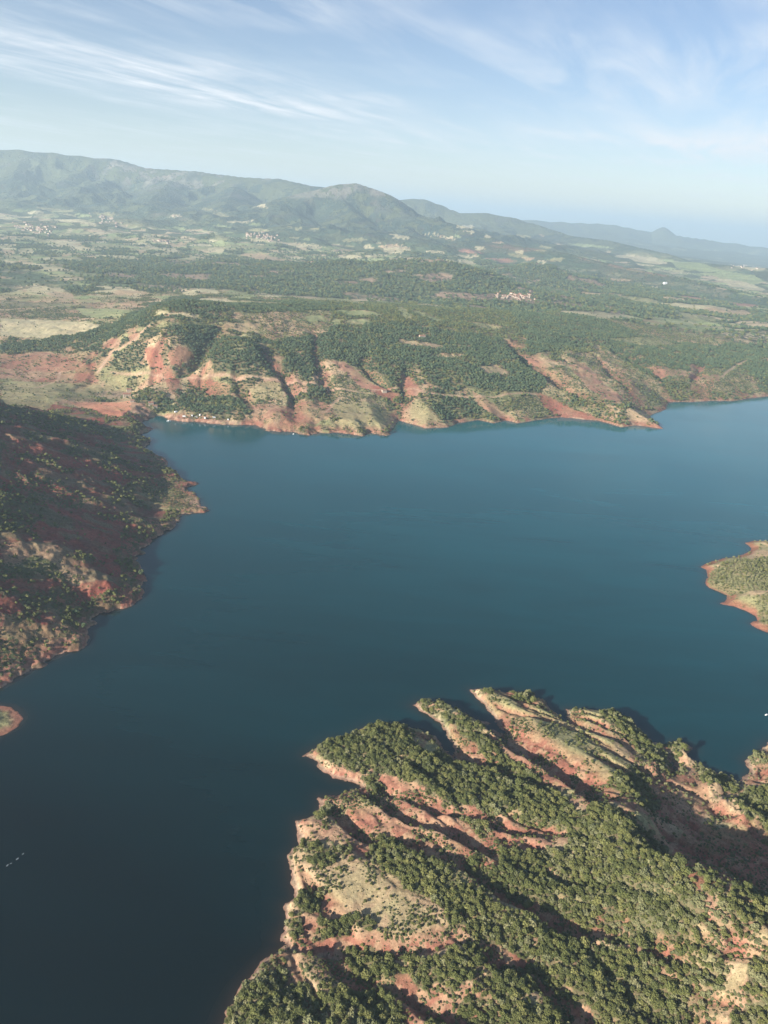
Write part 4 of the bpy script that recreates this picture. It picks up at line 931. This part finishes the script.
# ------------------------------------------------------------------ houses, boats, buoys
def simple_mat(name, colr, rough=.7, var=.12):
    m, nt, b, _ = mat_new(name); t = NT(nt)
    n_ = t.noise(t.n('ShaderNodeTexCoord').outputs['Object'], 1.3, 3)
    v = t.n('ShaderNodeVectorMath', operation='SCALE'); v.inputs[0].default_value = colr; t.l(t.ramp(n_, .3, .7, 1 - var, 1 + var), v.inputs['Scale'])
    t.l(v.outputs[0], b.inputs['Base Color']); b.inputs['Roughness'].default_value = rough; return m
M_WALL = simple_mat('limewash', (.46, .38, .30)); M_ROOF = simple_mat('clay_tiles', (.30, .15, .10)); M_WHITE = simple_mat('white_paint', (.8, .8, .78), .4); M_WIN = simple_mat('dark_glass', (.03, .035, .04), .2); M_GREY = simple_mat('grey_paint', (.30, .32, .33), .5); M_BLUE = simple_mat('blue_cover', (.08, .16, .30), .6)

def house_mesh(w, l, h, wing, wallm=None, roofm=None):
    V = []; Fc = []; mi = []
    def box(x0, x1, y0, y1, z0, z1, m):
        b0 = len(V); V.extend([(x0, y0, z0), (x1, y0, z0), (x1, y1, z0), (x0, y1, z0), (x0, y0, z1), (x1, y0, z1), (x1, y1, z1), (x0, y1, z1)])
        for f in ((0, 1, 5, 4), (1, 2, 6, 5), (2, 3, 7, 6), (3, 0, 4, 7), (4, 5, 6, 7), (3, 2, 1, 0)): Fc.append(tuple(b0 + i for i in f)); mi.append(m)
    def gable(x0, x1, y0, y1, z, rise, e=.5):
        b0 = len(V); ym = (y0 + y1) / 2
        V.extend([(x0 - e, y0 - e, z - .1), (x1 + e, y0 - e, z - .1), (x1 + e, y1 + e, z - .1), (x0 - e, y1 + e, z - .1), (x0 - e, ym, z + rise), (x1 + e, ym, z + rise)])
        for f in ((0, 1, 5, 4), (2, 3, 4, 5), (1, 2, 5), (3, 0, 4), (3, 2, 1, 0)): Fc.append(tuple(b0 + i for i in f)); mi.append(1)
    box(-l / 2, l / 2, -w / 2, w / 2, -3, h, 0); gable(-l / 2, l / 2, -w / 2, w / 2, h, w * .22)
    if wing: box(l * .1, l * .45, w / 2 + .01, w, -3, h * .7, 0); gable(l * .1, l * .45, w / 2 + .6, w, h * .7, w * .1, .3)
    box(l * .2, l * .2 + .8, -.4, .4, h + w * .1, h + w * .22 + 1.0, 0)
    for sx in (-.34, -.12, .1, .32):
        for zz in ([1.0, 3.8] if h > 5 else [1.0]): box(l * sx - .5, l * sx + .5, -w / 2 - .03, -w / 2 + .1, zz, zz + 1.4, 2)
    me = bpy.data.meshes.new('house'); me.from_pydata(V, [], Fc)
    for m_ in (wallm or M_WALL, roofm or M_ROOF, M_WIN): me.materials.append(m_)
    me.polygons.foreach_set('material_index', mi); me.update(); return me
HM = [house_mesh(8, 12, 6, True), house_mesh(9, 15, 6.5, False), house_mesh(7.5, 10, 5.5, True), house_mesh(10, 18, 7, False)]
VILL = [((34,229),24,6.5,.18,52,'hill village near the left edge'), ((106,220),17,5,.2,26,'second village from the left'), ((163,241),14,3,.02,14,'hamlet in the upper left fields'),
        ((262,237),22,4,.1,40,'village under the high mountain'), ((516,296),19,5,.06,70,'village behind the wooded plateau'), ((175,216),5,1.5,0,5,'farms below the long mountain'), ((745,267),20,3,.1,16,'hazy village at the right edge'), ((300,262),16,2,.05,7,'farms among the tan fields')]
pts = []; meta = []
for (cx, cy), sx, sy, sl, nn, lab in VILL:
    for k in range(nn):
        gx = float(np.clip(RNG.normal(0, .45), -1, 1)) * sx; gy = float(np.clip(RNG.normal(0, .45), -1, 1)) * sy
        pts.append((cx + gx, cy + gx * sl + gy)); meta.append((lab, 'middle' if abs(gx) < sx * .3 else ('left end' if gx < 0 else 'right end'), 'near' if gy > 0 else 'far'))
hp = drape(pts, h_main, 14000); hz = h_main(hp[:, 0], hp[:, 1])[0]
for (x, y), zz, lab in zip(hp, hz, meta):
    o = bpy.data.objects.new('house', HM[int(RNG.integers(0, 4))]); COL.objects.link(o); o.location = (x, y, zz); o.rotation_euler = (0, 0, RNG.uniform(0, 3.14)); o['category'] = 'house'
    s = 1.0 + .25 * (math.hypot(x, y) > 6000); o.scale = (s, s, s)
    o['label'] = f'pale tiled house, {lab[2]} side, {lab[1]} of the {lab[0]}'; o['group'] = f'houses, {lab[2]} side, {lab[1]} of the {lab[0]}'
for (px, py), mi, lab, s in [((422,338),1,'pale farmhouse on the wooded plateau beside a track',1.1), ((665,284),3,'single large white building in the dark woods, right',2.4), ((127,397),1,'long pale house above the orange field, nearest the gully',1.1), ((151,405),2,'house beside the beach at the corner of the bay',1.0), ((155,408),0,'small house closest to the water at the bay corner',.8), ((129,391),0,'upper house of the lakeside hamlet, by the wood edge',.9), ((132,402),2,'lower house of the lakeside hamlet, by the orange field',.8), ((384,392),0,'house at the head of the red gully on the far shore',.9)]:
    p = drape([(px, py)], h_main, 9000)[0]; zz = h_main([p[0]], [p[1]])[0][0]
    me = HM[mi]
    if s > 2: me = house_mesh(10, 18, 7, False, M_WHITE, M_WHITE); s = 1.5
    o = bpy.data.objects.new('house', me); COL.objects.link(o); o.location = (p[0], p[1], zz); o.rotation_euler = (0, 0, .4); o.scale = (s, s, s); o['category'] = 'house'; o['label'] = lab

def caravan_mesh():
    V = []; Fc = []
    prof = [(-2.6, .5), (2.4, .5), (2.8, 1.4), (2.3, 2.6), (-2.3, 2.7), (-2.7, 1.6)]
    for s in (-1.1, 1.1): V.extend([(x, s, zz) for x, zz in prof])
    Fc.append(tuple(range(5, -1, -1))); Fc.append(tuple(range(6, 12)))
    for i in range(6): Fc.append((i, (i + 1) % 6, 6 + (i + 1) % 6, 6 + i))
    me = bpy.data.meshes.new('caravan'); me.from_pydata(V, [], Fc); me.materials.append(M_WHITE); me.materials.append(M_WIN)
    b0 = len(V)
    return me
CM = caravan_mesh()
cp_ = [(176,413),(184,417),(192,416),(196,418),(200,415.5),(205,419),(228,420),(214,418)]
pp = drape(cp_, h_main, 3000); pz = h_main(pp[:, 0], pp[:, 1])[0]
for k, ((x, y), zz) in enumerate(zip(pp, pz)):
    o = bpy.data.objects.new('caravan', CM); COL.objects.link(o); o.location = (x, y, zz); o.rotation_euler = (0, 0, RNG.uniform(0, 3)); o.scale = (1.2,) * 3
    o['category'] = 'caravan'; o['group'] = 'caravans in the lakeside wood'; o['label'] = 'white caravan among the trees behind the narrow beach'

def boat_mesh(L, B, D):
    V = []; Fc = []; n_ = 9
    for i in range(n_):
        t_ = i / (n_ - 1); x = (t_ - .45) * L; wd = B / 2 * (1 - max(0, (t_ - .5) / .5) ** 2.2) * (.82 + .36 * min(t_, .5)); sh_ = D * (.6 + .5 * t_ * t_)
        V.extend([(x, -wd, sh_), (x, -wd * .7, -.05), (x, 0, -.15), (x, wd * .7, -.05), (x, wd, sh_), (x, wd * .82, sh_ - .03), (x, 0, .12), (x, -wd * .82, sh_ - .03)])
    for i in range(n_ - 1):
        for k in range(8): a_ = i * 8 + k; b_ = i * 8 + (k + 1) % 8; Fc.append((a_, b_, b_ + 8, a_ + 8))
    Fc.append(tuple(range(7, -1, -1)))
    me = bpy.data.meshes.new('hull'); me.from_pydata(V, [], Fc); me.materials.append(M_WHITE if L > 4 else M_GREY); me.update(); return me
def box_mesh(nm, x0, x1, y0, y1, z0, z1, mat, taper=.85):
    me = bpy.data.meshes.new(nm); xm, ym = (x0 + x1) / 2, (y0 + y1) / 2
    f = lambda x, y: (xm + (x - xm) * taper, ym + (y - ym) * taper)
    V = [(x0, y0, z0), (x1, y0, z0), (x1, y1, z0), (x0, y1, z0)] + [f(*p) + (z1,) for p in ((x0, y0), (x1, y0), (x1, y1), (x0, y1))]
    me.from_pydata(V, [], [(0, 1, 5, 4), (1, 2, 6, 5), (2, 3, 7, 6), (3, 0, 4, 7), (4, 5, 6, 7), (3, 2, 1, 0)]); me.materials.append(mat); me.update(); return me
def boat(px, py, rot, L, label, group=None, cabin=True):
    p = at0(px, py, 0); root = bpy.data.objects.new('boat', None); COL.objects.link(root); root.location = (p[0], p[1], .02); root.rotation_euler = (0, 0, rot); root['category'] = 'boat'; root['label'] = label
    if group: root['group'] = group
    for nm, me in [('hull', boat_mesh(L, L * .34, L * .12))] + ([('cabin', box_mesh('cabin', -L * .2, L * .15, -L * .11, L * .11, L * .08, L * .25, M_WHITE)), ('windscreen', box_mesh('windscreen', L * .15, L * .19, -L * .1, L * .1, L * .1, L * .2, M_WIN))] if cabin else [('seat', box_mesh('seat', -L * .08, L * .02, -L * .12, L * .12, L * .06, L * .08, M_BLUE))]):
        o = bpy.data.objects.new(nm, me); COL.objects.link(o); o.parent = root
boat(168.5, 421.2, .3, 9, 'white motorboat moored off the narrow beach in the bay')
boat(293.5, 434.2, 1.2, 6, 'small white boat off the red point below the centre gully')
boat(766.5, 715, .5, 4.5, 'white boat alone on dark water above the right inlet')
for k, (px, py, r_, L) in enumerate([(23,854,1.0,1.5),(17.3,859,1.1,2.1),(11,863.5,.6,1.3),(7.4,865.5,1.3,1.9)]):
    boat(px, py, r_, L, ['rightmost boat of the small row on the dark water', 'second boat from the right in the small row', 'third and faintest boat of the small row', 'leftmost boat of the small row, bottom left water'][k], 'small boats in a row, bottom left', cabin=False)
import bmesh
# ------------------------------------------------------------------ haze
bm = bmesh.new(); bmesh.ops.create_cube(bm, size=1)
for v in bm.verts:
    v.co.x *= 124000; v.co.y = 30500 + v.co.y * 66000; v.co.z = (v.co.z + .5)
    v.co.z = -340 if v.co.z < .5 else 1080
me = bpy.data.meshes.new('haze'); bm.to_mesh(me); bm.free()
mz = bpy.data.materials.new('haze_air'); mz.use_nodes = True; nt = mz.node_tree; nt.nodes.clear(); out = nt.nodes.new('ShaderNodeOutputMaterial')
vol = nt.nodes.new('ShaderNodeVolumePrincipled'); vol.inputs['Color'].default_value = (.66, .85, 1.0, 1); vol.inputs['Density'].default_value = 6.3e-5; vol.inputs['Anisotropy'].default_value = .17
nt.links.new(vol.outputs[0], out.inputs['Volume']); me.materials.append(mz)
hz_o = bpy.data.objects.new('haze', me); COL.objects.link(hz_o); hz_o['kind'] = 'stuff'; hz_o['label'] = 'pale blue haze thickening towards the mountains'

# ------------------------------------------------------------------ sun, sky, camera
SUN_AZ = math.radians(-130); SUN_EL = math.radians(19.5)     # azimuth from the view direction (+Y), negative = left
sd = np.array([math.sin(SUN_AZ) * math.cos(SUN_EL), math.cos(SUN_AZ) * math.cos(SUN_EL), math.sin(SUN_EL)])
from mathutils import Vector, Matrix
L = bpy.data.lights.new('sun', 'SUN'); L.energy = 4.6; L.angle = math.radians(.53); L.color = (1, .93, .82)
so = bpy.data.objects.new('sun', L); COL.objects.link(so); so.rotation_euler = Vector(sd).to_track_quat('Z', 'Y').to_euler(); so.location = (0, 0, 800)
W = bpy.data.worlds.new('World'); scene.world = W; W.use_nodes = True; nt = W.node_tree; nt.nodes.clear(); t = NT(nt)
out = t.n('ShaderNodeOutputWorld'); bg = t.n('ShaderNodeBackground'); bg.inputs['Strength'].default_value = .051
sky = t.n('ShaderNodeTexSky', sky_type='NISHITA', sun_disc=False); sky.sun_elevation = SUN_EL; sky.sun_rotation = SUN_AZ; sky.altitude = 500; sky.air_density = 1.0; sky.dust_density = .35; sky.ozone_density = 2.0
co = t.n('ShaderNodeTexCoord').outputs['Generated']; sp = t.n('ShaderNodeSeparateXYZ'); t.l(co, sp.inputs[0])
zc = t.math('MAXIMUM', sp.outputs[2], .02)
cx = t.math('DIVIDE', sp.outputs[0], zc); cy = t.math('DIVIDE', sp.outputs[1], zc)
cb = t.n('ShaderNodeCombineXYZ'); t.l(cx, cb.inputs[0]); t.l(cy, cb.inputs[1])
p1 = np.array(rays(0, 35)); p2 = np.array(rays(280, 110)); q1 = p1[:2] / p1[2]; q2 = p2[:2] / p2[2]; ang = math.atan2(q2[1] - q1[1], q2[0] - q1[0])
mp = t.n('ShaderNodeMapping', vector_type='TEXTURE'); mp.inputs['Rotation'].default_value = (0, 0, ang); mp.inputs['Scale'].default_value = (2.6, .55, 1); t.l(cb.outputs[0], mp.inputs[0])
n1 = t.noise(mp.outputs[0], .9, 8, .62, .7); 
mp2 = t.n('ShaderNodeMapping', vector_type='TEXTURE'); mp2.inputs['Rotation'].default_value = (0, 0, ang + .15); mp2.inputs['Scale'].default_value = (2.2, 1.6, 1); t.l(cb.outputs[0], mp2.inputs[0])
n2 = t.noise(mp2.outputs[0], .55, 4, .6)
# band of cirrus along the traced streak
nrm = np.array([-math.sin(ang), math.cos(ang)]); off = float(nrm @ q1)
dist = t.math('SUBTRACT', t.math('ADD', t.math('MULTIPLY', cx, float(nrm[0])), t.math('MULTIPLY', cy, float(nrm[1]))), off)
band = t.math('POWER', 2.718, t.math('MULTIPLY', t.math('MULTIPLY', dist, dist), -1 / (1.5 ** 2)))
along = t.math('ADD', t.math('MULTIPLY', cx, math.cos(ang)), t.math('MULTIPLY', cy, math.sin(ang)))
n3 = t.noise(mp2.outputs[0], 1.6, 5, .65, .6)
band = t.math('MULTIPLY', t.math('MULTIPLY', band, t.ramp(along, 15.0, 8.0)), t.ramp(n3, .36, .62, .25, 1.15))
bx_ = t.math('DIVIDE', t.math('SUBTRACT', cx, 3.7), 2.0); by_ = t.math('DIVIDE', t.math('SUBTRACT', cy, 9.9), 1.9)
blob2 = t.math('POWER', 2.718, t.math('MULTIPLY', t.math('ADD', t.math('MULTIPLY', bx_, bx_), t.math('MULTIPLY', by_, by_)), -1))
band = t.math('MAXIMUM', band, t.math('MULTIPLY', blob2, 1.15))
cl = t.math('ADD', t.math('MULTIPLY', t.ramp(n1, .40, .76, 0, .85), t.ramp(n2, .42, .64)), t.math('MULTIPLY', band, t.ramp(n1, .32, .74, .08, 1.0)), clamp=True)
cl = t.math('MULTIPLY', cl, 1.12, clamp=True)
cl = t.math('MULTIPLY', cl, t.ramp(sp.outputs[2], .45, .25))
cl = t.math('MULTIPLY', cl, t.ramp(sp.outputs[2], .0, .06))
t.l(t.mix(cl, t.mix(1.0, sky.outputs[0], (1.02, .95, 1.0), 'MULTIPLY'), (6.9, 7.2, 7.6)), bg.inputs[0]); t.l(bg.outputs[0], out.inputs[0])

cam = bpy.data.cameras.new('camera'); cam.sensor_fit = 'VERTICAL'; cam.sensor_height = 24; cam.lens = 24 * FPX / 1024; cam.clip_start = 1; cam.clip_end = 120000
cob = bpy.data.objects.new('camera', cam); COL.objects.link(cob)
fwd = Vector((0, CP, -SP)); up = Vector((-SR, CR * SP, CR * CP)); right = fwd.cross(up)
cob.matrix_world = Matrix(((right.x, up.x, -fwd.x, 0), (right.y, up.y, -fwd.y, 0), (right.z, up.z, -fwd.z, H), (0, 0, 0, 1)))
scene.camera = cob
scene.view_settings.view_transform = 'Standard'; scene.view_settings.look = 'None'; scene.view_settings.exposure = 1.4; scene.view_settings.gamma = 1
scene.cycles.max_bounces = 4; scene.cycles.diffuse_bounces = 1; scene.cycles.glossy_bounces = 2; scene.cycles.volume_bounces = 1; scene.cycles.transparent_max_bounces = 4
scene.cycles.use_denoising = True
